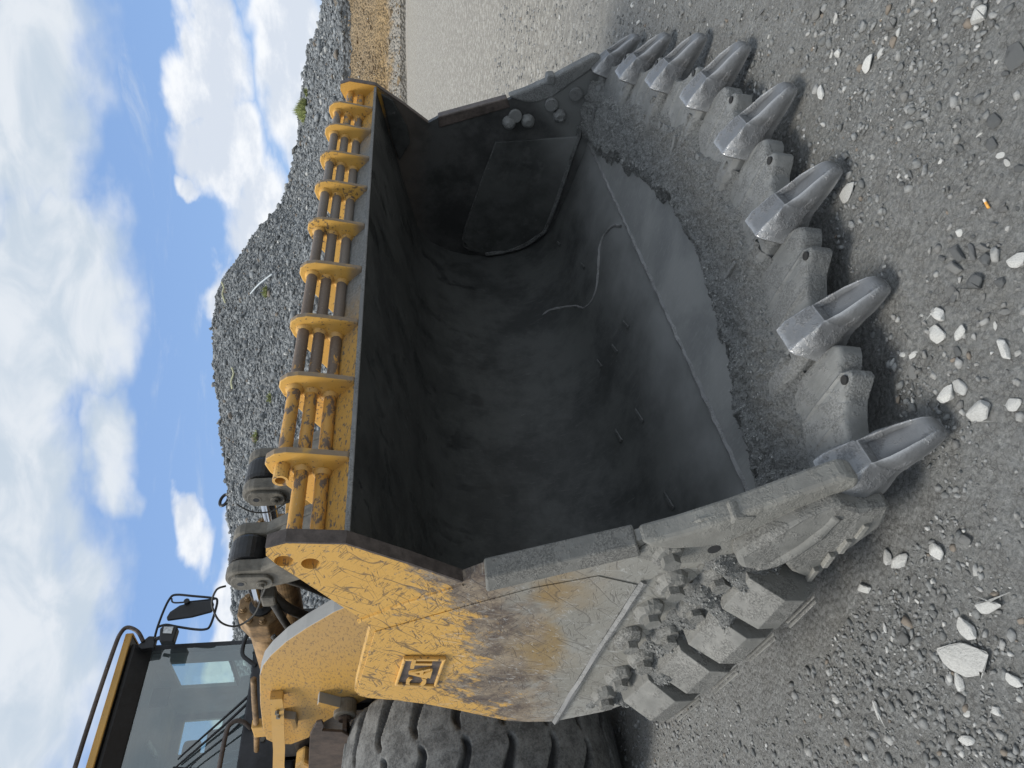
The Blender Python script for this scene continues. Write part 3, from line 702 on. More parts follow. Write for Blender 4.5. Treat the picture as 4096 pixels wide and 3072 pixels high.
def tooth_mesh():
    st = [(0, .062, .098, -.080, 0), (.03, .069, .114, -.09, 0), (.16, .070, .104, -.09, 0), (.30, .066, .082, -.088, 0), (.43, .062, .062, -.087, 0), (.465, .060, .056, -.088, 0), (.485, .056, .050, -.09, .026), (.60, .056, .024, -.095, .030), (.76, .052, -.008, -.105, .024), (.88, .046, -.036, -.112, .010), (.95, .040, -.056, -.116, 0), (.985, .032, -.070, -.115, 0), (1.0, .018, -.086, -.110, 0)]
    bm = bmesh.new(); prev = None; L = .33
    for s, w, zt, zb, dip in st:
        zt, zb = zt, zb; m_ = (zt+zb)/2; wm = w*(1.10 if s < .46 else 1.0) if s > 0 else w
        sec = [(-w*.8, zb), (-wm*1.08, m_), (-w, zt-.016), (-w*.80, zt), (-w*.60, zt-dip), (0, zt-dip*1.1), (w*.60, zt-dip), (w*.80, zt), (w, zt-.016), (wm*1.05, m_), (w*.8, zb), (0, zb-.004)]
        ring = [bm.verts.new((a, -s*L, b)) for a, b in sec]
        if prev:
            for j in range(12): bm.faces.new((prev[j], prev[(j+1) % 12], ring[(j+1) % 12], ring[j]))
        else: bm.faces.new(ring)
        prev = ring
    bm.faces.new(prev[::-1])
    bmesh.ops.recalc_face_normals(bm, faces=bm.faces)
    bmesh.ops.subdivide_edges(bm, edges=[e for e in bm.edges], cuts=1, smooth=.0, use_grid_fill=True)
    for v in bm.verts:
        # hollow waist on each flank and a cast boss near the nose
        s = -v.co.y/L; side = abs(v.co.x)
        if side > .045 and v.co.z < .06:
            v.co.x *= 1-.16*math.exp(-((s-.40)/.09)**2)+.07*math.exp(-((s-.60)/.07)**2)
        v.co += mn.noise_vector(v.co*16)*.003
    me = bpy.data.meshes.new('tooth'); bm.to_mesh(me); bm.free(); return me
TMESH = tooth_mesh()
TX = [0.0, .51, 1.04, 1.575, 2.12, 2.66, 3.21, 3.79]
LB = ['leftmost bucket tooth with a scooped top, nearest the camera', None, None, None, None, None, None, 'farthest bucket tooth at the right corner']
for i, x_ in enumerate(TX):
    yr = tipy(x_)+.33; zr = z0(yr)
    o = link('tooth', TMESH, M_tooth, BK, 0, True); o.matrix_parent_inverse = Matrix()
    dz = (.045+.095) - zr*1.0
    o.scale = (1.1, 1, 1)
    o.location = (x_, yr, zr+.055); ang = math.atan2(-(.06)+0*dz, .33)
    tz = .045; # bring the tip to the ground
    pitch = math.asin(max(-.5, min(.5, ((zr+.055-.098)-tz)/.33)))
    o.rotation_euler = (pitch, 0, (-.02, .01, .02, 0, 0, .02, -.02, 0)[i])
    es_ = o.modifiers.new('es', 'EDGE_SPLIT'); es_.split_angle = R(38)
    # adapter: saddle casting running back over the lip
    bm = bmesh.new(); prev = None
    for s, w, h in ((0, .060, .095), (.10, .064, .10), (.20, .056, .088), (.30, .042, .070), (.40, .03, .05), (.48, .025, .028), (.52, .02, .008)):
        yy = yr+s-.01; zz = z0(yy)
        ring = [bm.verts.new((x_+a, yy, zz+b)) for a, b in ((-w, -.02), (-w*.95, h*.75), (-w*.6, h), (w*.6, h), (w*.95, h*.75), (w, -.02))]
        if prev:
            for j in range(6): bm.faces.new((prev[j], prev[(j+1) % 6], ring[(j+1) % 6], ring[j]))
        else: bm.faces.new(ring)
        prev = ring
    bm.faces.new(prev[::-1])
    for v in bm.verts: v.co.x += (v.co.y-yr)*(.0 if i not in (0, 7) else (.08 if i == 0 else -.08))
    obj('adapter', rough(bm, .006, 18, i), M_prot, BK, .01)
    # locking bar beside each adapter
    if 0 < i < 7 or True:
        sx = .115 if i < 7 else -.115
        bm = box(-.012, .012, 0, .17, 0, .055); 
        for v in bm.verts:
            yy = yr+.20+v.co.y; v.co = Vector((x_+sx*.9+v.co.x+(v.co.y)*.35*(1 if i < 4 else -.2), yy, z0(yy)+.035+v.co.z*(1-v.co.y*3)))
        obj('adapter_lock', bm, M_prot, BK, .005)

def shroud(i):
    xa, xb = TX[i]+.075, TX[i+1]-.075; w = xb-xa; xm = (xa+xb)/2
    yA, yB = tipy(TX[i])+.31, tipy(TX[i+1])+.31
    base_y = lambda x_: yA+(yB-yA)*(x_-TX[i])/(TX[i+1]-TX[i])
    # outline across: straight run, eared hook, scalloped lobe (u from the left end, dy towards the front)
    F = [(0, .055), (.08, .05), (.25, .06), (.40, .09), (.46, .125), (.52, .15), (.58, .145), (.62, .125), (.645, .10), (.68, .098), (.73, .115), (.80, .13), (.87, .132), (.93, .11), (.97, .065), (1, .0)]
    flip = i >= 4
    bm = bmesh.new(); rows = []; K = 60
    for k in range(K+1):
        u = k/K; uu = 1-u if flip else u; x_ = xa+w*u; fy = base_y(x_)-interp(uu, F)
        # gentle ribs on top
        rib = .007*math.exp(-((uu-.30)/.012)**2)+.007*math.exp(-((uu-.62)/.012)**2)
        def Zt(yy, h): return z0(yy)+h
        ba = base_y(x_)+.30
        r_ = [(ba, .012), (ba-.05, .045), (ba-.16, .058+rib*.5), (base_y(x_)+.055, .058+rib), (fy+.012, .054+rib), (fy+.003, .048), (fy, .034), (fy+.006, -.035), (fy+.05, -.055)]
        rows.append([bm.verts.new((x_, yy, Zt(yy, h))) for yy, h in r_])
    for a, b in zip(rows, rows[1:]):
        for j in range(8): bm.faces.new((a[j], b[j], b[j+1], a[j+1]))
    rough(bm, .003, 22, i)
    me_o = obj('edge_shroud', bm, M_prot, BK, 0, True); me_o.modifiers.new('es', 'EDGE_SPLIT').split_angle = R(40)
    # eye in the ear, and the row of cast blocks
    ue = .54 if not flip else .46; xe = xa+w*ue; ye = base_y(xe)-.115
    obj('shroud_eye', disc((xe, ye), 'z', .017, z0(ye)+.03, z0(ye)+.0605, 14), M_dark, BK)
    for k in range(6):
        uu = .06+.15*k; xx = xa+w*uu; yy = base_y(xx)+.20+.0*k
        b_ = box(xx-.020, xx+.020, yy-.018, yy+.018, z0(yy)+.04, z0(yy)+.072+random.uniform(-.008, .004))
        a_ = math.atan2(yB-yA, TX[i+1]-TX[i])
        obj('shroud_block', b_, M_prot, BK, .004)
for i in range(7): shroud(i)

# grit lying on the lip behind the shrouds, ragged rear edge
cells = {}
def lip_grit(u, v):
    x_ = .005+3.79*u
    yf = rear(x_)+.06; rag = .05*round(mn.noise(Vector((x_*5.2, 0, 0)))*2.2)/1.6+.02*mn.noise(Vector((x_*30, 4, 0)))
    corner = .10*math.exp(-((x_-.05)/.22)**2)+.12*math.exp(-((x_-3.75)/.25)**2)
    yb = rear(x_)+.56+rag+corner+.0*(abs(x_-1.9))
    yb = min(yb, 2.17)
    y_ = yf+(yb-yf)*v
    n = mn.noise(Vector((x_*7, y_*7, 1))); k = mn.turbulence_vector(Vector((x_*30, y_*30, 5)), 3, False)
    h = .066+.020*n+.022*max(0, mn.noise(Vector((x_*2.3, y_*5, 9))))
    dx = min(abs(x_-q) for q in TX); near = math.exp(-(dx/.085)**2); h += .030*near*max(0, 1-v*1.4)
    # bare shroud tops stay clean in patches
    clean = max(0, min(1, (.25-v+.16*n)*6))
    h -= clean*.06*(1-near)
    h *= min(1, (1-v)*6)
    wall = max(math.exp(-((x_)/.06)**2), math.exp(-((x_-3.8)/.06)**2)); h += .05*wall
    return (x_, y_, z0(y_)+.006+h+k.z*.016)
g_ = grit_sheet('caked_grit', lip_grit, 420, 60, BK, M_grit); g_['kind'] = 'stuff'

# weld runs and marks on the floor
def onfloor(x_, y_):
    return Vector((x_, y_, interp(y_, prof[:4])+.004))
bm = tube([Vector((a, b, c+.006)) for a, b, c in ((2.6, 2.24, .266), (2.75, 2.34, .286), (2.79, 2.5, .32), (2.63, 2.62, .344), (2.52, 2.74, .37), (2.56, 2.88, .405), (2.70, 2.97, .435), (2.80, 3.06, .50), (2.86, 3.13, .575), (2.84, 3.17, .63))], .009, 6, None, 5)
obj('floor_weld', rough(bm, .005, 40), M_bead, BK)
for x_, y_, L_ in ((3.49, 2.93, .10), (1.92, 2.72, .11), (1.98, 2.9, .10), (1.32, 2.71, .13), (1.37, 2.93, .12), (.72, 2.71, .13), (1.95, 2.55, .10), (2.9, 2.75, .1)):
    p, q_ = onfloor(x_-L_*.5, y_-.012), onfloor(x_+L_*.5, y_+.012)
    bm = bmesh.new(); d = (q_-p); s = Vector((0, .016, .003)); vs = [p-s*.8, p+s*.8, q_+s*.45, q_-s*.45]
    lo_ = [bm.verts.new(v+Vector((0, 0, .001))) for v in vs]; hi_ = [bm.verts.new(v*.8+(p+q_)*.1+Vector((0, 0, .008))) for v in vs]
    bm.faces.new(hi_); 
    for j in range(4): bm.faces.new((lo_[j], lo_[(j+1) % 4], hi_[(j+1) % 4], hi_[j]))
    obj('floor_mark', bm, M_fm, BK, .002)

# ---- tyres
def tyre(cx, cy, R0, w):
    bm = bmesh.new(); n = 760; prof = []
    hw = w/2
    sec = [(-hw*.62, .62), (-hw*.9, .70), (-hw*1.0, .82), (-hw*.99, .90), (-hw*.93, .955), (-hw*.86, .978), (-hw*.7, .990), (-hw*.5, .996), (-hw*.33, .999), (-hw*.16, 1.0), (-.01, 1.0), (.01, 1.0), (hw*.16, 1.0), (hw*.33, .999), (hw*.5, .996), (hw*.7, .990), (hw*.86, .978), (hw*.93, .955), (hw*.99, .90), (hw*1.0, .82), (hw*.9, .70), (hw*.62, .62)]
    fine = []
    for (a, p), (b, q_) in zip(sec, sec[1:]):
        k = 5 if p > .985 and q_ > .985 and abs(a) > .02 else (2 if p > .9 else 1)
        for j in range(k): fine.append((a+(b-a)*j/k, p+(q_-p)*j/k))
    fine.append(sec[-1]); rows = []
    NG = 22; gv = []
    for i in range(n):
        th = 2*math.pi*i/n; ring = []
        for a, p in fine:
            r_ = R0*p; g_ = 0
            if p > .86:
                s = abs(a)/hw
                bend = (a/R0)*.36 - (.055 if a < 0 else -.055)*math.exp(-((s-.02)/.14)**2)
                ph = ((th+bend)*NG/(2*math.pi)+(0 if a < 0 else .5)) % 1
                d = abs(ph-.5)*2*math.pi/NG*R0                 # metres from the groove's centre line
                wd = .020+.028*min(1, s/.7)
                s0 = .06
                tip_ = max(0, min(1, (s-s0)/.05))
                g_ = max(0, min(1, (wd*math.sqrt(tip_)-d)/.012))*tip_
                r_ -= .062*g_
            ring.append(bm.verts.new((cx+a, cy-r_*math.cos(th), R0+r_*math.sin(th)))); gv.append(g_)
        rows.append(ring)
    for i in range(n):
        a, b = rows[i], rows[(i+1) % n]
        for j in range(len(fine)-1): bm.faces.new((a[j], a[j+1], b[j+1], b[j]))
    rough(bm, .004, 9); ty = obj('tyre', bm, M_tyre, LD, 0, True)
    at = ty.data.attributes.new('groove', 'FLOAT', 'POINT'); at.data.foreach_set('value', gv); return ty
def wheel(cx, cy, side):
    ty = tyre(cx, cy, 1.075, .92)
    bm = bmesh.new()
    disc((cy, 1.075), 'x', .67, cx-.30, cx+.30, 40, bm); disc((cy, 1.075), 'x', .30, cx-.34, cx+.34, 24, bm)
    obj('rim', bm, M_boom, ty, .02)
wheel(.50, 5.92, 0); wheel(3.30, 5.92, 1)
wheel(.50, 9.6, 0); wheel(3.30, 9.6, 1)

# ---- lift arms
arm = [(3.95, 1.70), (4.05, 1.88), (4.12, 1.99), (4.22, 2.13), (4.41, 2.32), (4.57, 2.46), (4.75, 2.58), (4.89, 2.65), (5.04, 2.69), (5.5, 2.745), (6.0, 2.785), (6.17, 2.78), (6.28, 2.72), (6.31, 2.60), (6.2, 2.45), (5.93, 2.32), (5.72, 2.14), (5.4, 1.82), (4.9, 1.25), (4.3, .85), (3.75, .52), (3.5, .45), (3.42, .62), (3.55, .95), (3.75, 1.35)]
def dusty_rim():
    m, t, b, oc = base('dusty_arm', .6)
    ny = t.sep(t.n('ShaderNodeNewGeometry').outputs['Normal'])[0]
    fine = t.noise(oc, 70, 5, .75); lowf = t.noise(oc, 2.4, 5, .65)
    yl = t.mix(t.step(lowf, .35, .65), (.56, .315, .065), (.50, .30, .09))
    oy = t.sep(oc)[1]
    yl = t.mix(t.math('MULTIPLY', t.step(t.math('ADD', oy, lowf), 5.7, 4.9), .55), yl, (.44, .28, .12))
    yl = t.mix(t.math('MULTIPLY', t.step(t.noise(t.map(oc, (1, .6, 1.6)), 46, 5, .75), .54, .60), .75), yl, (.16, .10, .06))
    sp = t.step(t.noise(t.map(oc, (1, .7, 1.3)), 11, 5, .6), .68, .72); yl = t.mix(t.math('MULTIPLY', sp, .8), yl, (.14, .16, .15))
    g = t.mix(t.noise(oc, 9, 5, .7), (.25, .255, .25), (.36, .36, .35))
    c = t.mix(t.step(t.math('ABSOLUTE', ny), .7, .4), yl, g)
    t.set(b.inputs['Base Color'], c); t.set(b.inputs['Normal'], t.bump(fine, .25, .004)); return m
M_arm = dusty_rim()
for x0 in (1.05, 2.64):
    a_ = obj('lift_arm', prism(arm, 'x', x0, x0+.11), M_arm, LD, .006)
    if x0 < 2: LA = a_
obj('cross_tube', pipe(1.16, 2.64, 4.9, 2.0, .17, 28), M_shoe, LD, 0, False)
# bracket, boss and strap on the near arm
obj('arm_boss', disc((5.55, 2.12), 'x', .085, .93, 1.052, 28), M_cast, LA, .012)
obj('arm_boss', disc((5.55, 2.12), 'x', .05, .90, .93, 24), M_shoe, LA, .008)
obj('arm_gusset', prism([(5.35, 2.30), (5.40, 2.315), (5.60, 2.20), (5.50, 2.12)], 'x', .97, 1.052), M_arm, LA, .004)
obj('arm_clip', prism([(5.60, 2.58), (5.64, 2.58), (5.68, 2.50), (5.84, 2.50), (5.86, 2.53), (5.70, 2.54), (5.66, 2.60)], 'x', .99, 1.052), M_arm, LA, .003)
st = [(5.36, 2.64), (5.37, 2.58)]
bm = bmesh.new()
SP = [Vector((.985, 5.30, 2.60)), Vector((.96, 5.42, 2.60)), Vector((.93, 5.62, 2.615)), Vector((.90, 6.0, 2.645)), Vector((.88, 6.3, 2.68)), Vector((.87, 6.7, 2.70))]
pr = None
for p in SP:
    ring = [bm.verts.new(p+Vector(o_)) for o_ in ((0, 0, -.045), (0, 0, .045), (.012, 0, .045), (.012, 0, -.045))]
    if pr:
        for j in range(4): bm.faces.new((pr[j], pr[(j+1) % 4], ring[(j+1) % 4], ring[j]))
    else: bm.faces.new(ring)
    pr = ring
bm.faces.new(pr[::-1]); obj('fender_strap', bm, M_yel, LD)
obj('strap_foot', box(.985, 1.05, 5.29, 5.36, 2.555, 2.645), M_boom, LD, .004)
for yy in (5.42, 5.49): obj('strap_bolt', disc((yy, 2.60), 'x', .016, .93, .955, 6), M_cast, LD)
# hanging brown plate between arm and tyre
obj('guard_plate', prism([(5.28, 2.26), (5.30, 2.30), (5.50, 2.36), (6.3, 2.44), (6.4, 2.1), (5.9, 1.9), (5.5, 2.13), (5.45, 2.27), (5.36, 2.25)], 'x', .80, .82), M_shoe, LD, .004)
obj('guard_plate', box(.82, 1.0, 5.5, 6.4, 2.10, 2.13), M_shoe, LD, .004)

# ---- tilt levers, cylinders
def lever(xc):
    prong = [(4.30+.115*math.cos(a), 2.745+.115*math.sin(a)) for a in [R(v) for v in range(-10, 200, 20)]]
    left = [(4.185, 2.62), (4.10, 2.50), (3.95, 2.25), (3.8, 1.95), (3.9, 1.7), (4.1, 1.75), (4.25, 2.2), (4.36, 2.45), (4.415, 2.6)]
    b1 = prism(prong+left, 'x', xc-.20, xc-.10); prism(prong+left, 'x', xc+.10, xc+.20, b1)
    L_ = obj('tilt_lever', b1, M_cast, LD, .02)
    obj('lever_web', prism([(4.10, 2.50), (3.95, 2.25), (3.8, 1.95), (3.9, 1.7), (4.1, 1.75), (4.25, 2.2), (4.36, 2.48), (4.2, 2.56)], 'x', xc-.10, xc+.10), M_cast, L_, .01)
    obj('greased_pin', disc((4.30, 2.73), 'x', .128, xc-.098, xc+.098, 28), M_grease, L_, .03)
    oval = [(4.30+.055*math.cos(a), 2.765+.055*math.sin(a)) for a in [R(v) for v in range(0, 181, 20)]]+[(4.30+.05*math.cos(a), 2.60+.05*math.sin(a)) for a in [R(v) for v in range(180, 361, 20)]]
    oval = [(4.30+(p[0]-4.30)*1.45, 2.685+(p[1]-2.685)*1.0) for p in oval]
    obj('pin_plate', prism(oval, 'x', xc-.225, xc-.199), M_cast, L_, .006)
    obj('plate_hole', disc((4.30, 2.755), 'x', .022, xc-.2275, xc-.222, 16), M_grease, L_)
    obj('plate_ring', disc((4.30, 2.755), 'x', .040, xc-.2265, xc-.22, 20), M_cast, L_, .002)
    obj('plate_bolt', disc((4.30, 2.62), 'x', .034, xc-.24, xc-.224, 20), M_cast, L_, .004)
    obj('plate_bolt', disc((4.30, 2.62), 'x', .019, xc-.262, xc-.24, 6), M_cast, L_, .002)
    # cylinder: axis along +Y slightly rising
    def Y(r, y0, y1, n=32, ph=0): return prism([(xc+r*math.cos(2*math.pi*(i+ph)/n), 2.74+r*math.sin(2*math.pi*(i+ph)/n)) for i in range(n)], 'y', y0, y1)
    cy_ = obj('tilt_cylinder', Y(.128, 5.26, 6.9, 36), M_head, LD, .004)
    obj('cylinder_rod', Y(.056, 4.50, 4.98), M_chrome, cy_)
    obj('rod_collar', Y(.064, 4.36, 4.50), M_cast, cy_, .004)
    obj('cylinder_gland', Y(.085, 4.955, 5.0), M_dark, cy_, .006)
    obj('cylinder_head', Y(.178, 4.98, 5.17, 8, .5), M_head, cy_, .010)
    obj('head_taper', prism([(xc+.158*math.cos(2*math.pi*(i+.5)/8), 2.74+.158*math.sin(2*math.pi*(i+.5)/8)) for i in range(8)], 'y', 5.17, 5.26), M_head, cy_, .02)
    for k in range(8):
        a = 2*math.pi*(k+.25)/8; cx_, cz_ = xc+.128*math.cos(a), 2.74+.128*math.sin(a)
        bm = disc((cx_, cz_), 'y', .026, 4.965, 4.98, 16); disc((cx_, cz_), 'y', .019, 4.94, 4.965, 6, bm)
        obj('head_bolt', bm, M_head, cy_, .002)
    return L_
lever(1.56); lever(2.26)
# hoses
def hose(pts, r, m_=M_rubberh, name='hose'): return obj(name, tube(pts, r, 10), m_, LD, 0, True)
hose([(1.40, 4.42, 2.88), (1.36, 4.40, 2.93), (1.30, 4.48, 2.96), (1.27, 4.66, 2.93), (1.30, 4.78, 2.84), (1.34, 4.70, 2.72), (1.36, 4.48, 2.64), (1.36, 4.36, 2.60)], .007, M_rubberh, 'grease_line')
hose([(2.04, 4.35, 2.90), (2.02, 4.42, 2.80), (2.02, 4.42, 2.66), (2.06, 4.34, 2.52)], .006, M_rubberh, 'grease_line')
hose([(1.40, 4.55, 2.60), (1.40, 4.75, 2.50), (1.45, 5.0, 2.36), (1.5, 5.3, 2.15), (1.5, 5.5, 1.9)], .036)
hose([(1.55, 4.55, 2.58), (1.65, 4.85, 2.42), (1.7, 5.1, 2.25), (1.7, 5.4, 1.95)], .034)
hose([(1.35, 4.6, 2.58), (1.32, 4.9, 2.50), (1.34, 5.2, 2.42), (1.4, 5.5, 2.2), (1.4, 5.7, 2.0)], .026)
hose([(1.30, 4.95, 2.62), (1.25, 5.1, 2.52), (1.28, 5.35, 2.45), (1.3, 5.6, 2.3)], .02)
obj('hose_end', prism([(1.34, 2.56), (1.44, 2.56), (1.44, 2.66), (1.34, 2.66)], 'y', 4.50, 4.62), M_cast, LD, .015)
hose([(1.27, 5.55, 2.83), (1.22, 5.9, 2.86), (1.22, 6.3, 2.90), (1.25, 6.9, 2.98)], .024, M_head, 'yellow_pipe')
obj('pipe_clamp', prism([(1.18, 2.83), (1.26, 2.83), (1.26, 2.93), (1.18, 2.93)], 'y', 6.25, 6.45), M_boom, LD, .01)

# ---- frames
obj('fender_arm', prism([(6.45, 2.50), (6.55, 2.58), (7.2, 2.66), (7.2, 2.50), (6.6, 2.42)], 'x', .95, 1.10), M_boom, LD, .03)
obj('fender_arm', prism([(6.35, 2.36), (6.5, 2.44), (7.2, 2.48), (7.2, 2.36), (6.5, 2.30)], 'x', .84, .94), M_boom, LD, .02)
obj('dark_void_panel', box(1.12, 1.17, 5.9, 7.2, 1.9, 2.60), M_grease, LD)  # black panel added to stand for the shaded void behind the lift arm
obj('hose_tray', prism([(5.45, 1.9), (6.9, 1.9), (6.9, 2.55), (6.0, 2.5), (5.6, 2.3)], 'x', 1.17, 1.75), M_grease, LD, .02)
obj('front_frame', box(1.17, 2.63, 5.6, 7.0, .7, 1.95), M_grease, LD, .02)
obj('frame_tower', prism([(5.5, 1.95), (7.0, 1.95), (7.0, 2.6), (6.3, 2.6), (5.9, 2.2)], 'x', 1.9-.12, 1.9+.12), M_shoe, LD, .02)
obj('frame_tower', prism([(6.1, 1.95), (7.0, 1.95), (7.0, 2.75), (6.5, 2.75)], 'x', 1.17, 1.30), M_dark, LD, .02)
obj('bulkhead', box(1.17, 2.63, 6.9, 7.0, .7, 2.75), M_dark, LD)
obj('axle', pipe(.6, 3.2, 5.92, 1.075, .24, 24), M_cast, LD)
obj('axle', pipe(.6, 3.2, 9.6, 1.075, .24, 24), M_cast, LD)
obj('rear_body', prism([(7.6, .8), (11.5, .8), (11.6, 2.3), (11.3, 2.6), (9.2, 2.75), (7.6, 2.7)], 'x', 1.0, 2.8), M_boom, LD, .05)
obj('rear_fender', prism([(8.3, 1.9), (8.5, 2.35), (9.2, 2.55), (10.2, 2.5), (10.9, 2.0), (10.8, 1.98), (10.15, 2.42), (9.2, 2.47), (8.58, 2.27), (8.4, 1.88)], 'x', .1, 1.0), M_boom, LD, .01)

# ---- cab
yF = 7.30
CB = obj('cab', box(.86, 2.52, 7.32, 8.95, 2.72, 3.10), M_blackm, LD, .01)
def part(name, bm, m_, bev=0, smooth=False): return obj(name, bm, m_, CB, bev, smooth)
def front_quad(x0, x1, zb0, zb1, zt0, zt1, y0, y1):
    bm = bmesh.new(); v = [bm.verts.new(p) for p in ((x0, y0, zb0), (x1, y0, zb1), (x1, y1, zt1), (x0, y1, zt0))]; bm.faces.new(v); return bm
part('floor_panel', box(.86, 2.52, 7.02, 7.33, 2.66, 3.16), M_blackm, .02)
part('windshield', front_quad(.90, 2.47, 3.18, 3.22, 4.27, 4.26, 7.28, 7.30), M_glass)
for a in ((.86, .91), (2.46, 2.53)): part('pillar', box(a[0], a[1], 7.30, 7.38, 3.12, 4.30), M_blackm, .01)
part('windshield_seal', box(.9, 2.47, 7.262, 7.29, 3.165, 3.195), M_black, .006)
part('header', prism([(7.29, 4.235), (7.36, 4.235), (7.36, 4.40), (7.20, 4.42), (7.20, 4.38)], 'x', .88, 2.50), M_black, .01)
part('roof', prism([(7.16, 4.425), (7.19, 4.485), (8.0, 4.55), (9.05, 4.50), (9.05, 4.42)], 'x', .86, 2.58), M_blackm, .01)
part('roof_trim', box(.86, 2.58, 7.13, 7.16, 4.418, 4.482), M_yel, .006)
part('roof_trim', box(2.58, 2.60, 7.16, 8.9, 4.418, 4.482), M_yel, .004)
part('roof_rail', tube([(2.50, 7.16, 4.30), (2.58, 7.10, 4.36), (2.62, 7.08, 4.46), (2.56, 7.07, 4.505), (2.4, 7.06, 4.52), (1.9, 7.06, 4.535), (1.3, 7.06, 4.54), (.8, 7.06, 4.53)], .021, 10), M_edge, 0, True)
part('mirror_bracket', prism([(2.42, 4.30), (2.46, 4.35), (2.56, 4.26), (2.55, 4.18), (2.43, 4.18)], 'y', 7.16, 7.22), M_black, .01)
mf = [(2.48, 7.18, 4.20), (2.60, 7.12, 4.185), (2.80, 7.1, 4.16), (2.94, 7.1, 4.13), (2.985, 7.1, 4.08), (2.96, 7.1, 3.9), (2.925, 7.1, 3.69), (2.89, 7.1, 3.64), (2.75, 7.1, 3.64), (2.60, 7.1, 3.66), (2.565, 7.1, 3.70), (2.57, 7.1, 3.80), (2.61, 7.1, 3.98), (2.64, 7.1, 4.10), (2.62, 7.1, 4.17)]
part('mirror_frame', tube(mf, .0125, 8, None, 4), M_black, 0, True)
part('mirror_rod', tube([(2.94, 7.10, 4.11), (2.88, 7.08, 4.07), (2.87, 7.06, 3.9), (2.90, 7.08, 3.66)], .009, 8), M_black, 0, True)
bm = bmesh.new(); mp = [(2.665, 4.085), (2.70, 4.10), (2.76, 4.08), (2.83, 4.00), (2.865, 3.88), (2.875, 3.68), (2.83, 3.655), (2.74, 3.66), (2.69, 3.85)]
prism(mp, 'y', 7.05, 7.085, bm); part('mirror', bm, M_black, .012)
part('mirror_mount', disc((2.86, 3.93), 'y', .03, 7.02, 7.06, 14), M_black, .005)
wl = part('work_light', prism([(2.41, 3.965), (2.565, 3.955), (2.585, 3.985), (2.59, 4.10), (2.56, 4.125), (2.42, 4.10)], 'y', 7.02, 7.12), M_black, .012)
part('lamp_lens', prism([(2.49, 3.995), (2.565, 3.99), (2.57, 4.085), (2.50, 4.08)], 'y', 7.008, 7.021), M_lens, .004)
part('lamp_arm', tube([(2.50, 7.1, 4.12), (2.50, 7.13, 4.18)], .02, 8, None, 2), M_black, 0, True)
part('wiper_arm', tube([(1.95, 7.06, 3.05), (1.84, 7.12, 3.17), (1.69, 7.17, 3.35), (1.40, 7.21, 3.67), (1.34, 7.22, 3.73)], lambda s: .017-.010*s, 8), M_black, 0, True)
part('wiper_arm', tube([(1.86, 7.06, 3.07), (1.78, 7.12, 3.16), (1.60, 7.17, 3.36), (1.33, 7.21, 3.67), (1.28, 7.22, 3.73)], lambda s: .017-.010*s, 8), M_black, 0, True)
part('wiper_arm', tube([(1.72, 7.12, 3.10), (1.55, 7.18, 3.28), (1.33, 7.22, 3.55), (1.25, 7.23, 3.62)], lambda s: .010-.004*s, 8), M_black, 0, True)
part('wiper_blade', tube([(1.22, 7.24, 3.30), (1.25, 7.235, 3.55), (1.28, 7.23, 3.76)], .009, 6, None, 2), M_black, 0, True)
part('wiper_motor', rough(box(1.82, 2.0, 7.02, 7.08, 2.98, 3.10), .006, 9), M_black, .02)
part('grab_rail', tube([(1.49, 7.02, 3.08), (1.52, 6.95, 3.13), (1.53, 6.92, 3.20), (1.49, 6.92, 3.26), (1.38, 6.92, 3.275), (1.1, 6.92, 3.28), (.8, 6.92, 3.27)], .021, 10), M_edge, 0, True)
part('grab_rail', tube([(2.50, 7.05, 3.27), (2.44, 7.0, 3.25), (2.30, 6.98, 3.265), (2.20, 6.98, 3.255), (2.14, 6.99, 3.19), (2.10, 7.02, 3.12)], .02, 10), M_blackm, 0, True)
for xx, zz in ((1.42, 3.03), (1.38, 2.96)): part('panel_bolt', disc((xx, zz), 'y', .022, 7.0, 7.021, 12), M_cast)
# interior: ceiling, rear wall with window openings, side frames, seat
part('ceiling', prism([(7.40, 4.30), (9.0, 4.32), (9.0, 4.40), (7.40, 4.40)], 'x', .88, 2.50), M_cabin)
def wall_open(x0, x1, z0_, z1_, holes, y_):
    bm = bmesh.new(); xsn = sorted({x0, x1, *[h[0] for h in holes], *[h[1] for h in holes]}); zsn = sorted({z0_, z1_, *[h[2] for h in holes], *[h[3] for h in holes]})
    for a, b in zip(xsn, xsn[1:]):
        for c, d in zip(zsn, zsn[1:]):
            mx, mz = (a+b)/2, (c+d)/2
            if any(h[0] < mx < h[1] and h[2] < mz < h[3] for h in holes): continue
            box(a, b, y_, y_+.05, c, d, bm)
    return bm
part('rear_wall', wall_open(.88, 2.50, 3.1, 4.31, [(2.02, 2.40, 3.78, 4.22), (1.0, 1.5, 3.6, 4.1)], 8.9), M_cabin)
part('rear_window', box(2.02, 2.40, 8.915, 8.92, 3.78, 4.22), M_clear)
part('rear_window', box(1.0, 1.5, 8.915, 8.92, 3.6, 4.1), M_clear)
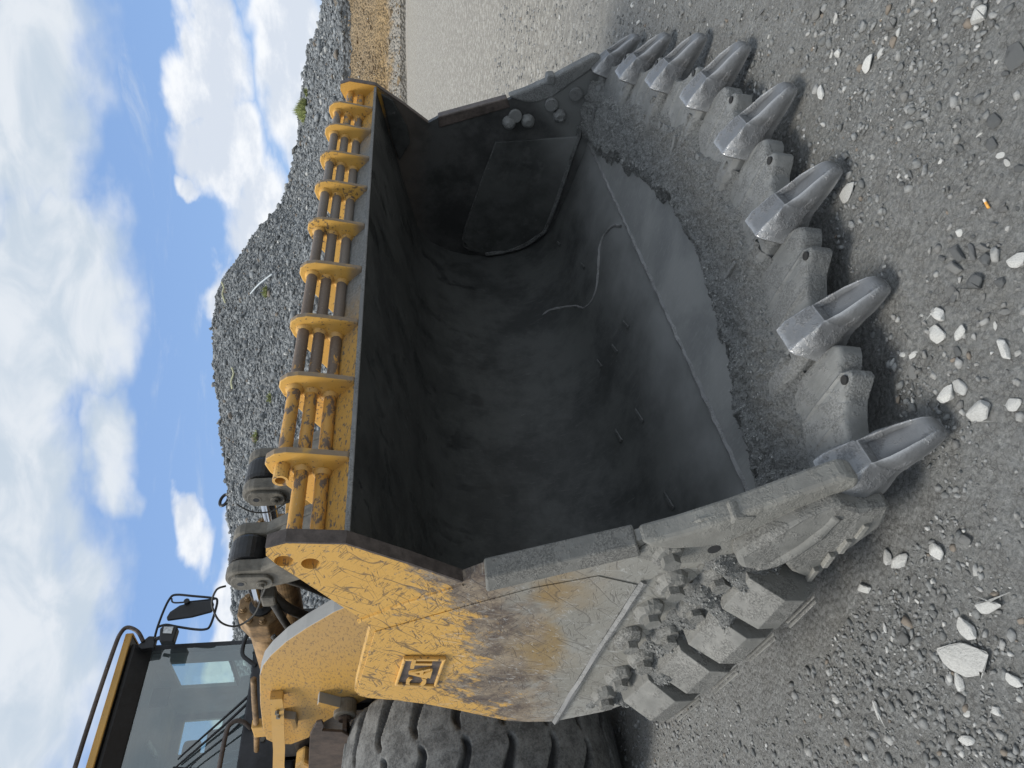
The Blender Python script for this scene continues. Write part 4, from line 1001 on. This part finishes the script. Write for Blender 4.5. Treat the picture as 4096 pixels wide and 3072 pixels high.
# right side wall: tall door window
def side_open(y0, y1, z0_, z1_, holes, x_):
    bm = bmesh.new(); ysn = sorted({y0, y1, *[h[0] for h in holes], *[h[1] for h in holes]}); zsn = sorted({z0_, z1_, *[h[2] for h in holes], *[h[3] for h in holes]})
    for a, b in zip(ysn, ysn[1:]):
        for c, d in zip(zsn, zsn[1:]):
            my, mz = (a+b)/2, (c+d)/2
            if any(h[0] < my < h[1] and h[2] < mz < h[3] for h in holes): continue
            box(x_, x_+.045, a, b, c, d, bm)
    return bm
part('side_wall', side_open(7.36, 8.92, 3.1, 4.31, [(7.62, 8.22, 3.34, 4.14)], 2.465), M_cabin)
part('side_window', box(2.485, 2.49, 7.62, 8.22, 3.34, 4.14), M_clear)
part('window_bar', box(2.46, 2.52, 7.62, 8.22, 3.50, 3.53), M_black)
part('side_wall', side_open(7.36, 8.92, 3.1, 4.31, [(7.6, 8.7, 3.34, 4.12)], .865), M_cabin)
part('side_window', box(.885, .89, 7.6, 8.7, 3.34, 4.12), M_clear)
part('warning_tape', box(2.455, 2.463, 7.7, 7.95, 3.25, 3.31), M_red)
part('seat', prism([(8.45, 3.12), (8.62, 3.12), (8.72, 3.85), (8.60, 3.87), (8.50, 3.5)], 'x', 1.68, 2.16), M_seat, .05)
part('headrest', box(1.80, 2.06, 8.58, 8.68, 3.90, 4.10), M_seat, .05)
part('seat_base', box(1.68, 2.16, 8.0, 8.6, 3.1, 3.4), M_seat, .06)
part('console', rough(box(1.9, 2.25, 7.5, 8.1, 3.1, 3.38), .02, 3), M_cabin, .05)
part('steering_column', tube([(1.5, 7.55, 3.1), (1.5, 7.72, 3.45)], .05, 10, None, 2), M_black, 0, True)
bm = bmesh.new()
ring = [Vector((1.5+.19*math.cos(2*math.pi*i/24), 7.74+.05*math.sin(2*math.pi*i/24), 3.48+.16*math.sin(2*math.pi*i/24))) for i in range(25)]
part('steering_wheel', tube(ring, .014, 8, None, 0), M_black, 0, True)
part('inner_mirror', box(2.02, 2.22, 7.62, 7.64, 4.06, 4.24), M_black, .02)
part('ceiling_lamp', box(1.80, 1.86, 8.0, 8.4, 4.27, 4.30), M_lens, .005)

# ------------------------------------------------------------------ ground
def H(x_, y_):
    r_ = math.hypot(x_+1.3, y_)
    h = .020*mn.noise(Vector((x_*1.1, y_*1.1, 0)))+.010*mn.noise(Vector((x_*4, y_*4, 2)))
    f = max(0, 1-r_/14); return h*f-.012
def grid(name, x0, x1, y0, y1, n, m, fn):
    X = np.linspace(x0, x1, n); Y_ = np.linspace(y0, y1, m)
    V = [(a, b, fn(a, b)) for a in X for b in Y_]
    F = [(i*m+j, (i+1)*m+j, (i+1)*m+j+1, i*m+j+1) for i in range(n-1) for j in range(m-1)]
    me = bpy.data.meshes.new(name); me.from_pydata(V, [], F); return me
xsg = np.concatenate([[-3000, -400, -60, -20, -8], np.linspace(-4, 9, 210), np.geomspace(10, 3000, 40)])
ysg = np.concatenate([[-3000, -400, -60, -20, -8], np.linspace(-4, 9, 210), np.geomspace(10, 3000, 40)])
def HG(a, b):
    h = H(a, b)
    # tiny clods
    if -2.5 < a < 5 and -3 < b < 3: h += .006*mn.noise(Vector((a*18, b*18, 1)))
    r_ = math.hypot(a+1.3, b)
    if a > 0 and b > -20: h += max(0, min(r_, 46)-14)*.0405*min(1, max(0, a/6))
    return h
n, m = len(xsg), len(ysg)
me = bpy.data.meshes.new('ground'); me.from_pydata([(float(a), float(b), HG(a, b)) for a in xsg for b in ysg], [], [(i*m+j, (i+1)*m+j, (i+1)*m+j+1, i*m+j+1) for i in range(n-1) for j in range(m-1)])
go = link('ground', me, M_ground, None, 0, True); go['kind'] = 'structure'

# ------------------------------------------------------------------ loose stone
def rock_variants(k, n=16, flat=.6, seed=0):
    rr = np.random.default_rng(seed); out_ = []
    for _ in range(k):
        p = rr.normal(size=(n, 3)); p /= np.linalg.norm(p, axis=1)[:, None]; p *= rr.uniform(.75, 1.1, (n, 1))
        p *= np.array([1, rr.uniform(.55, .95), rr.uniform(flat*.7, flat*1.2)])
        bm = bmesh.new(); [bm.verts.new(v) for v in p]
        r_ = bmesh.ops.convex_hull(bm, input=list(bm.verts))
        bmesh.ops.delete(bm, geom=[e for e in r_['geom_interior'] if isinstance(e, bmesh.types.BMVert)], context='VERTS')
        bmesh.ops.triangulate(bm, faces=list(bm.faces)); bm.verts.ensure_lookup_table(); bm.verts.index_update()
        bmesh.ops.recalc_face_normals(bm, faces=bm.faces)
        out_.append((np.array([v.co[:] for v in bm.verts]), np.array([[v.index for v in f.verts] for f in bm.faces]))); bm.free()
    return out_
RV = rock_variants(14)
def scatter(name, P, s, mat_, seed=1, tilt=.5, vs=RV, parent=None):
    """one mesh of many stones: P (n,3) positions, s (n,) sizes"""
    rr = np.random.default_rng(seed); VV, FF, off = [], [], 0
    idx = rr.integers(0, len(vs), len(P))
    for k, (V, F) in enumerate(vs):
        I = np.where(idx == k)[0]
        if not len(I): continue
        a = rr.uniform(0, 2*np.pi, len(I)); b = rr.normal(0, tilt, len(I))
        ca, sa, cb, sb = np.cos(a), np.sin(a), np.cos(b), np.sin(b); o_ = np.zeros_like(a)
        Rm = np.stack([np.stack([ca, -sa*cb, sa*sb], -1), np.stack([sa, ca*cb, -ca*sb], -1), np.stack([o_, sb, cb], -1)], 1)
        W_ = np.einsum('nij,vj->nvi', Rm, V)*s[I][:, None, None]+P[I][:, None, :]
        VV.append(W_.reshape(-1, 3)); FF.append((F[None]+(np.arange(len(I))*len(V))[:, None, None]+off).reshape(-1, 3)); off += len(I)*len(V)
    V = np.concatenate(VV); F = np.concatenate(FF); me = bpy.data.meshes.new(name)
    me.vertices.add(len(V)); me.vertices.foreach_set('co', V.astype('f').ravel())
    me.loops.add(F.size); me.loops.foreach_set('vertex_index', F.astype('i').ravel())
    me.polygons.add(len(F)); me.polygons.foreach_set('loop_start', np.arange(0, F.size, 3, dtype='i')); me.polygons.foreach_set('loop_total', np.full(len(F), 3, dtype='i'))
    me.update(calc_edges=True); o = link(name, me, mat_, parent); o['kind'] = 'stuff'; return o
def in_bucket(x_, y_): return -.15 < x_ < 3.9 and y_ > tipy(min(max(x_, 0), 3.8))+.25 and y_ < 3.5
# fine gravel over the near pad, sizes shrink towards the camera's clear patch
pts, sz = [], []
while len(pts) < 46000:
    r_ = 1.0+13*rng.random()**1.9; a = R(rng.uniform(2, 84)); x_, y_ = -1.345+r_*math.cos(a), r_*math.sin(a)
    if in_bucket(x_, y_): continue
    d = mn.noise(Vector((x_*1.3, y_*1.3, 7)))
    if d < rng.uniform(-.5, .25): continue
    s = float(np.clip(rng.lognormal(math.log(.0056), .6), .002, .022))*(1+.06*r_)
    pts.append((x_, y_, H(x_, y_)+s*.15)); sz.append(s)
scatter('fine_gravel', np.array(pts), np.array(sz), M_peb, 3)

pts, sz = [], []
while len(pts) < 2600:
    r_ = 1.0+9*rng.random()**1.7; a = R(rng.uniform(2, 84)); x_, y_ = -1.345+r_*math.cos(a), r_*math.sin(a)
    if in_bucket(x_, y_) or mn.noise(Vector((x_*1.6, y_*1.6, 3))) < rng.uniform(-.4, .35): continue
    s = float(np.clip(rng.lognormal(math.log(.012), .4), .006, .03)); pts.append((x_, y_, H(x_, y_)+s*.12)); sz.append(s)
scatter('coarse_gravel', np.array(pts), np.array(sz), M_peb2, 21, .35)
# loose grains on the lip and over the heel pads
pts, sz = [], []
for _ in range(15000):
    u, v = rng.random(), rng.random()**.8; p = lip_grit(u, .22+.78*v); s = float(np.clip(rng.lognormal(math.log(.0030), .5), .0018, .010)); pts.append((p[0], p[1], p[2]+s*.2)); sz.append(s)
scatter('loose_grains', np.array(pts), np.array(sz), M_fines, 11, .9, RV, BK)
pts, sz = [], []
for _ in range(6000):
    p = side_grit(rng.uniform(.02, .98), rng.uniform(.05, .95)); s = float(np.clip(rng.lognormal(math.log(.0028), .5), .0018, .009)); pts.append((p[0]-s*.3, p[1], p[2])); sz.append(s)
scatter('loose_grains', np.array(pts), np.array(sz), M_fines, 12, .9, RV, BK)

# individual stones: mesh variants shared by the copies
VM = []
for k, (V, F) in enumerate(RV):
    me = bpy.data.meshes.new('stone_%d' % k); me.from_pydata([tuple(v) for v in V], [], [tuple(int(i) for i in f) for f in F]); VM.append(me)
def vm(k, m_):
    key = (k, m_.name)
    if key not in vm.c:
        me = VM[k].copy(); me.materials.append(m_)
        bm = bmesh.new(); bm.from_mesh(me); bmesh.ops.bevel(bm, geom=list(bm.edges), offset=.07, segments=1, affect='EDGES'); bm.to_mesh(me); bm.free()
        vm.c[key] = me
    return vm.c[key]
vm.c = {}
def stone(x_, y_, s, m_, label, group=None, k=None, rz=None, sc=(1, 1, 1), name='stone', sink=.25, tilt=None):
    k = random.randrange(14) if k is None else k
    o = bpy.data.objects.new(name, vm(k, m_)); COL.objects.link(o)
    o.scale = (s*sc[0], s*sc[1], s*sc[2]); o.rotation_euler = (random.uniform(-.35, .35) if tilt is None else tilt, random.uniform(-.3, .3) if tilt is None else 0, random.uniform(0, 6.28) if rz is None else rz)
    o.location = (x_, y_, H(x_, y_)+s*.5*sc[2]*(1-sink*2)); return tag(o, label, 'stone', group)
STN = [
('pale elongated block with a flat top beside the leftmost tooth tip',(-0.058,1.301,0.062,-1.77)),
('pale squarish stone at the right edge of the photo',(0.147,0.912,0.035,-2.28)),
('pale wedge stone alone in front of the second tooth',(0.274,1.204,0.043,-2.77)),
('small flat grey stone tucked beside the pale wedge stone',(0.237,1.247,0.037,-2.15)),
('oblong mottled stone half sunk near the pale wedge stone',(0.166,1.183,0.037,-1.69)),
('cracked pale stone, left half of the split pair by the tooth tip',(0.069,1.358,0.040,-1.82)),
('cracked pale stone, right half of the split pair by the tooth tip',(0.051,1.310,0.031,-3.10)),
('rounded grey stone beside the pale elongated block',(-0.118,1.216,0.031,-1.59)),
('brownish rounded stone at the edge of the dark cobble cluster',(0.346,1.009,0.035,-3.13)),
('teardrop grey stone within the cobble cluster',(0.303,0.980,0.026,2.58)),
('dark bluish stone within the cobble cluster',(0.247,0.978,0.035,-2.88)),
('largest cobble of the grey cobble cluster',(0.233,1.039,0.038,-2.78)),
('lobed grey stone at the foot of the cobble cluster',(0.152,0.990,0.027,-2.34)),
('reddish grey stone under the brownish rounded stone',(0.326,1.049,0.032,-2.85)),
('angular grey stone behind the teardrop stone',(0.282,0.950,0.026,-2.79)),
('oval stone left of the cracked pair',(0.234,1.414,0.028,2.63)),
('dull stone with one white end below the second tooth',(0.017,1.121,0.034,2.81)),
('large pale triangular slab lying flat on the gravel',(-0.538,1.912,0.108,-2.15)),
('smooth pale stone tucked under the triangular slab',(-0.566,1.998,0.040,2.96)),
('white faceted stone broken in two near the right edge',(-0.465,1.706,0.052,-2.09)),
('pale angular stone with a white face beside the bucket corner',(-0.227,1.771,0.042,-2.81)),
('mottled pale stone, left of the touching pair below the corner casting',(-0.115,1.996,0.039,2.90)),
('creamy stone, right of the touching pair below the corner casting',(-0.158,1.945,0.043,-1.83)),
('small pale pyramid stone below the wear pads',(-0.119,2.178,0.036,-2.11)),
('pale shield-shaped stone standing alone on the gravel',(-0.464,2.443,0.036,2.83)),
('grey block stone with a pale bottom half near the bottom right corner',(-0.696,2.092,0.032,-2.20)),
('egg-shaped buff stone sunk in the gravel',(-0.284,1.638,0.033,-2.71)),
('long grey rounded stone among small pebbles',(-0.502,2.240,0.030,-2.84)),
('upright mottled cobble in the pebble patch',(-0.342,2.120,0.035,-3.03)),
('mid-grey pointed stone next to the broken white stone',(-0.464,1.842,0.039,-2.64)),
('pale rounded stone in the bottom right corner',(-0.683,1.929,0.027,-2.04)),
('cream ridged cobble near the triangular slab',(-0.647,1.793,0.029,-2.36)),
('large bright white stone with a pointed end near the top right corner',(0.779,0.448,0.040,-2.73)),
('grey cube-like stone next to the bright pointed stone',(0.704,0.454,0.020,-2.86)),
('big dark flat slab sunk near the right edge',(0.553,0.494,0.045,-2.57)),
('small round silvery stone beside the dark slab',(0.553,0.542,0.015,-2.81)),
('long white stone ahead of the third tooth',(0.984,1.137,0.046,-1.69)),
('white stone with a soft outline, lower of two',(1.209,0.731,0.033,-1.53)),
('white stone with a soft outline, upper of two',(1.168,0.681,0.023,-1.50)),
('round tan stone in open gravel',(1.178,0.587,0.032,-2.90)),
('buff angular stone high in the open gravel',(1.670,0.689,0.041,-2.45)),
('slim white stone beside the fourth tooth tip',(1.429,0.922,0.033,2.73)),
('smooth flat oval stone in the dark cobble patch',(0.499,0.658,0.028,-2.29)),
('tan angular stone in the dark cobble patch',(0.460,0.711,0.024,-2.50)),
('pale pebble pair member with a dark top near the third tooth',(1.416,0.763,0.028,-2.32)),
('white pebble leaning on the dark-topped pebble',(1.464,0.781,0.017,-1.69)),
]
for lb, (x_, y_, s_, a_) in STN:
    w_ = any(k in lb.split(',')[0] for k in ('pale', 'white', 'creamy', 'cream '))
    dk = any(k in lb for k in ('dark', 'grey cobble cluster', 'cobble cluster', 'cobble patch'))
    sc_ = (1, .62, .5) if any(k in lb for k in ('elongated', 'long', 'slim', 'oblong', 'teardrop', 'slab')) else (1, .8, .6)
    if 'triangular slab' in lb and 'large' in lb: sc_ = (1, .62, .28)
    if 'flat slab' in lb: sc_ = (1, .8, .25)
    stone(x_, y_, s_*1.22, M_white if w_ else (M_dstone if dk else M_stone), lb, 'stones lying on the gravel in front of the bucket', rz=a_, sc=sc_, tilt=random.uniform(-.12, .12), sink=.2)
PATCH = [(.45, .72, .32, 55), (.25, 1.02, .16, 14), (-.5, 2.0, .45, 50), (-.2, 2.4, .4, 25), (.3, 1.35, .25, 14), (1.3, .7, .6, 26), (2.6, 1.0, 1.2, 30), (4.5, 1.2, 1.2, 20), (5.5, 2.5, 1.4, 14)]
for px_, py_, sp_r, cnt in PATCH:
    got = 0
    while got < cnt:
        x_, y_ = px_+random.gauss(0, sp_r*.55), py_+random.gauss(0, sp_r*.55)
        if in_bucket(x_, y_) or (x_+1.345)**2+y_**2 < 1.2: continue
        if any((x_-q[1][0])**2+(y_-q[1][1])**2 < (q[1][2]*1.5)**2 for q in STN): continue
        got += 1; far_ = px_ > 2
        pale = random.random() < (.45 if far_ else .12)
        s_ = random.uniform(.010, .024)*(1.5 if far_ else 1)
        stone(x_, y_, s_, M_white if pale else random.choice((M_stone, M_dstone, M_stone)), 'small pale stone half sunk in the grey gravel' if pale else 'small grey stone half sunk in the grey gravel', 'small pale stones in the gravel' if pale else 'small grey stones in the gravel', sc=(1, random.uniform(.6, .95), random.uniform(.4, .7)))

# cigarette end
cg = tag(obj('cigarette_butt', bmesh.new(), None), 'orange and white cigarette end lying on the gravel', 'cigarette butt')
cg.data.materials.append(M_cigf)
bm = tube([(0, -.012, 0), (0, .010, 0)], .0042, 12, None, 0); bm.to_mesh(cg.data); bm.free()
cg.location = (.35, .848, H(.35, .848)+.007); cg.rotation_euler = (0, 0, R(-108))
tp = link('paper_end', (lambda b: (lambda me: (b.to_mesh(me), me)[1])(bpy.data.meshes.new('paper_end')))(tube([(0, .010, 0), (0, .021, 0)], .0041, 12, None, 0)), M_cigw, cg)

# ------------------------------------------------------------------ stockpile and ochre bank
RIDGE = [(74.07, 19.91, 8.71), (72.52, 21.96, 9.17), (71.43, 23.37, 10.26), (68.59, 26.72, 10.71), (65.54, 29.99, 11.31), (62.27, 33.15, 12.08), (60.55, 34.68, 12.98), (58.77, 36.19, 14.81), (56.95, 37.62, 16.39), (55.48, 38.71, 17.34), (53.61, 40.0, 18.19), (51.34, 41.44, 18.26), (47.87, 43.4, 17.88), (43.55, 45.46, 16.95), (39.6, 46.99, 16.06), (31.81, 49.04, 14.72), (26.61, 49.68, 13.7), (22.75, 49.75, 12.99), (16.09, 48.99, 11.7), (2, 47, 10.5), (-15, 42, 9)]
RIDGE = [(80, 2, 6.5), (78, 12, 7.8)]+RIDGE
BASE = [(52.82, 14.21, 5.66), (50.53, 16.48, 5.33), (48.1, 18.72, 5.47), (45.54, 20.81, 4.67), (42.86, 22.77, 3.57), (37.13, 26.28, 2.62), (28.04, 29.86, 2.4), (19.25, 30.97, 2.31), (8.33, 28.4, 2.15)]
TOE = [(45.15, 11.92, 1.56), (42.98, 13.84, 1.57), (40.69, 15.69, 1.57), (38.29, 17.44, 1.62), (35.79, 19.05, 1.62), (30.54, 21.75, 1.63), (22.43, 24.16, 1.64), (14.8, 24.32, 1.65), (5.72, 20.83, 1.67)]
CAMP = Vector((-1.345, 0, 1.72))
def byaz(T):
    A_ = [(math.atan2(p[1], p[0]+1.345), math.hypot(p[0]+1.345, p[1]), p[2]) for p in T]; A_.sort()
    a = [q[0] for q in A_]; return lambda s: (float(np.interp(s, a, [q[1] for q in A_])), float(np.interp(s, a, [q[2] for q in A_])))
fR, fB, fT = byaz(RIDGE), byaz(BASE), byaz(TOE)
def pile_pt(a, t_):
    rb, zb = fB(a); rr_, zr = fR(a)
    if t_ <= 1:
        r_ = rb+(rr_-rb)*t_; z_ = zb+(zr-zb)*(t_ + .05*math.sin(math.pi*t_))
    else:
        r_ = rr_+(t_-1)*25; z_ = zr-(t_-1)*12
    return r_*math.cos(a)-1.345, r_*math.sin(a), z_
NA, NT_ = 420, 90
V = []
for i in range(NA+1):
    a = R(-5+105*i/NA)
    for j in range(NT_+1):
        t_ = 1.5*j/NT_; p = Vector(pile_pt(a, t_))
        n1_ = mn.noise(p*.35)*.45*(1 if t_ < .9 else .5); n2_ = mn.noise(p*1.3)*.16; n3_ = mn.noise(p*3.1)*.10
        k_ = min(1, t_*8)
        V.append((p.x, p.y, (p.z if j else p.z-1.5)+(n1_+n2_+n3_)*k_))
me = bpy.data.meshes.new('stockpile'); me.from_pydata(V, [], [(i*(NT_+1)+j, (i+1)*(NT_+1)+j, (i+1)*(NT_+1)+j+1, i*(NT_+1)+j+1) for i in range(NA) for j in range(NT_)])
o = link('rock_stockpile', me, M_pile); o['kind'] = 'structure'
# bank between the pad and the pile
V = []; NB = 40
for i in range(NA+1):
    a = R(-5+105*i/NA); rb, zb = fB(a); rt_, zt = fT(a)
    for j in range(NB+1):
        t_ = j/NB; r_ = rt_+(rb+2-rt_)*t_; z_ = zt+(zb+.5-zt)*t_**1.15
        p = Vector((r_*math.cos(a)-1.345, r_*math.sin(a), z_)); k_ = min(1, t_*4)
        V.append((p.x, p.y, (z_ if j else z_-1.2)-.02+k_*(mn.noise(p*.5)*.35+mn.noise(p*2)*.14)))
me = bpy.data.meshes.new('ochre_bank'); me.from_pydata(V, [], [(i*(NB+1)+j, (i+1)*(NB+1)+j, (i+1)*(NB+1)+j+1, i*(NB+1)+j+1) for i in range(NA) for j in range(NB)])
o = link('ochre_bank', me, M_bank); o['kind'] = 'structure'
# rubble
pts, sz = [], []
for _ in range(52000):
    a = R(rng.uniform(8, 76)); t_ = rng.random()**.85*1.03; p = Vector(pile_pt(a, t_))
    s = float(np.clip(rng.lognormal(math.log(.075), .6), .035, .5))
    n1_ = mn.noise(p*.35)*.45*(1 if t_ < .9 else .5); n2_ = mn.noise(p*1.3)*.16; n3_ = mn.noise(p*3.1)*.10
    pts.append((p.x, p.y, p.z+(n1_+n2_+n3_)*min(1, t_*8)+s*.2)); sz.append(s)
scatter('rock_rubble', np.array(pts), np.array(sz), M_rub, 5, .9)
pts, sz = [], []
for _ in range(1800):
    a = R(rng.uniform(10, 32)); rb, zb = fB(a); rt_, zt = fT(a); t_ = rng.random(); r_ = rt_+(rb+2-rt_)*t_; z_ = zt+(zb+.5-zt)*t_**1.15
    s = float(np.clip(rng.lognormal(math.log(.06), .5), .03, .45)); pts.append((r_*math.cos(a)-1.345, r_*math.sin(a), z_+s*.1)); sz.append(s)
scatter('bank_rubble', np.array(pts), np.array(sz), M_och, 6, .8)

def weed(loc, w, h, n, label, seed):
    rr = random.Random(seed); bm = bmesh.new()
    for _ in range(n):
        a = rr.uniform(0, 6.28); d = rr.random()**.7*w; p = Vector((loc[0]+math.cos(a)*d, loc[1]+math.sin(a)*d, loc[2]-h*.2))
        q = p+Vector((rr.gauss(0, .12), rr.gauss(0, .12), h*rr.uniform(.4, 1)*(1-d/w*.6))); s = Vector((rr.gauss(0, 1), rr.gauss(0, 1), 0)).normalized()*rr.uniform(.02, .05)
        vs = [bm.verts.new(v) for v in (p-s*.5, p+s*.5, (p+q)/2+s*1.2, q, (p+q)/2-s*1.2)]; bm.faces.new(vs)
    return tag(obj('weed_clump', bm, M_weed), label, 'weed clump', 'weeds on the stockpile')
def on_pile(x_, y_):
    a = math.atan2(y_, x_+1.345); r_ = math.hypot(x_+1.345, y_); rb, zb = fB(a); rr_, zr = fR(a); t_ = (r_-rb)/(rr_-rb); return pile_pt(a, max(0, min(1.0, t_)))[2]
WD = [((62.92, 26.19), 1.0, 1.5, 900, 'large yellow-green weed clump high on the far grey stockpile'), ((63.1, 24.59), .35, .5, 90, 'small weed tuft just above the large clump on the stockpile'), ((46.03, 33.93), .5, .6, 120, 'green weed tuft right below the pale plastic strip on the stockpile'), ((36.31, 40.39), .45, .6, 110, 'green weed tuft low on the stockpile behind the guard ribs'), ((37.48, 37.4), .35, .5, 80, 'faint weed tuft in the middle of the stockpile slope')]
for i, (q, w, h, n, lb) in enumerate(WD): weed((q[0], q[1], on_pile(*q)+.25), w, h, n, lb, i)
def pile_piece(name, q, pts_, m_, label, cat, r_=.06, dz=.25):
    z_ = on_pile(*q)+dz; bm = tube([(q[0]+a, q[1]+b, z_+c) for a, b, c in pts_], r_, 6, None, 3)
    return tag(obj(name, bm, m_), label, cat)

def boulder(q, s_, m_, label, k, sc=(1, .8, .7)):
    o = bpy.data.objects.new('boulder', vm(k, m_)); COL.objects.link(o); o.scale = tuple(s_*c for c in sc); o.rotation_euler = (.4, .3, k*1.3)
    o.location = (q[0], q[1], on_pile(*q)-.05); return tag(o, label, 'boulder', 'boulders standing out on the stockpile')
a_, b_ = (47.85, 35.5), (47.35, 33.16)
za, zb_ = on_pile(*a_)+.15, on_pile(*b_)+.15
tag(obj('plastic_strip', tube([(a_[0], a_[1], za), ((a_[0]+b_[0])/2, (a_[1]+b_[1])/2, (za+zb_)/2+.15), (b_[0], b_[1], zb_)], .07, 6, None, 3), M_strip), 'long pale plastic strip lying on the stockpile slope', 'plastic strip')
pile_piece('rag', (43.03, 41.67), [(0, 0, 0), (.5, -.4, .1), (.9, -.9, -.1), (1.4, -1.1, .1)], M_rag, 'crumpled pale yellow rag near the crest of the stockpile', 'rag', .07, .12)
pile_piece('rag', (33.78, 40.39), [(0, 0, 0), (.4, -.5, -.3), (.6, -.8, .1)], M_rag, 'pale yellow scrap lower on the stockpile behind the tilt levers', 'rag', .07, .12)
pile_piece('rag', (50.85, 38.71), [(0, 0, 0), (.5, -.6, .25), (.8, -1.1, .1), (1.1, -1.5, .3)], M_rag, 'torn pale rag below the stockpile peak', 'rag', .07, .12)
q = (36.4, 47.92); bm = bmesh.new(); ring = [Vector((.55*math.cos(2*math.pi*i/20), .2*math.sin(2*math.pi*i/20), .35*math.sin(2*math.pi*i/20))) for i in range(21)]
tube(ring, .13, 8, bm, 0); t_ = obj('old_tyre', bm, M_grease, None, 0, True); t_.location = (q[0], q[1], on_pile(*q)+.28); tag(t_, 'black discarded tyre lying on the stockpile crest', 'tyre')
boulder((47.55, 43.39), .42, M_redst, 'red-brown boulder sticking up on the stockpile crest', 3)
boulder((64.83, 30.71), .75, M_stone, 'angular boulder poking above the skyline where the stockpile falls away', 5)
boulder((69.58, 25.6), .85, M_stone, 'boulder with a flat pale face low on the stockpile near the weed clump', 8, (1, .9, .8))
boulder((72.52, 21.96), .8, M_white, 'pale flat block near the ochre bank', 2, (1, .7, .5))
boulder((43.35, 37.92), .5, M_dstone, 'dark boulder standing in the middle of the stockpile slope', 9)
boulder((38.94, 46.25), .55, M_dstone, 'dark flat slab just below the stockpile crest', 11, (1.3, .7, .4))



for o in list(COL.objects):
    if o.parent is None and o.get('kind') and 'label' not in o:
        L_ = {'ground': ('flat grey gravel ground of the quarry yard', 'ground'), 'rock_stockpile': ('tall grey stockpile of broken rock behind the loader', 'stockpile'), 'ochre_bank': ('low ochre earth bank at the foot of the grey stockpile', 'bank'), 'rock_rubble': ('broken grey rubble covering the tall stockpile', 'rubble'), 'bank_rubble': ('small stones strewn over the ochre bank', 'rubble'), 'fine_gravel': ('fine grey gravel strewn over the near ground', 'gravel'), 'coarse_gravel': ('coarser mixed pebbles strewn over the near ground', 'gravel')}.get(o.name.split('.')[0])
        if L_: o['label'], o['category'] = L_
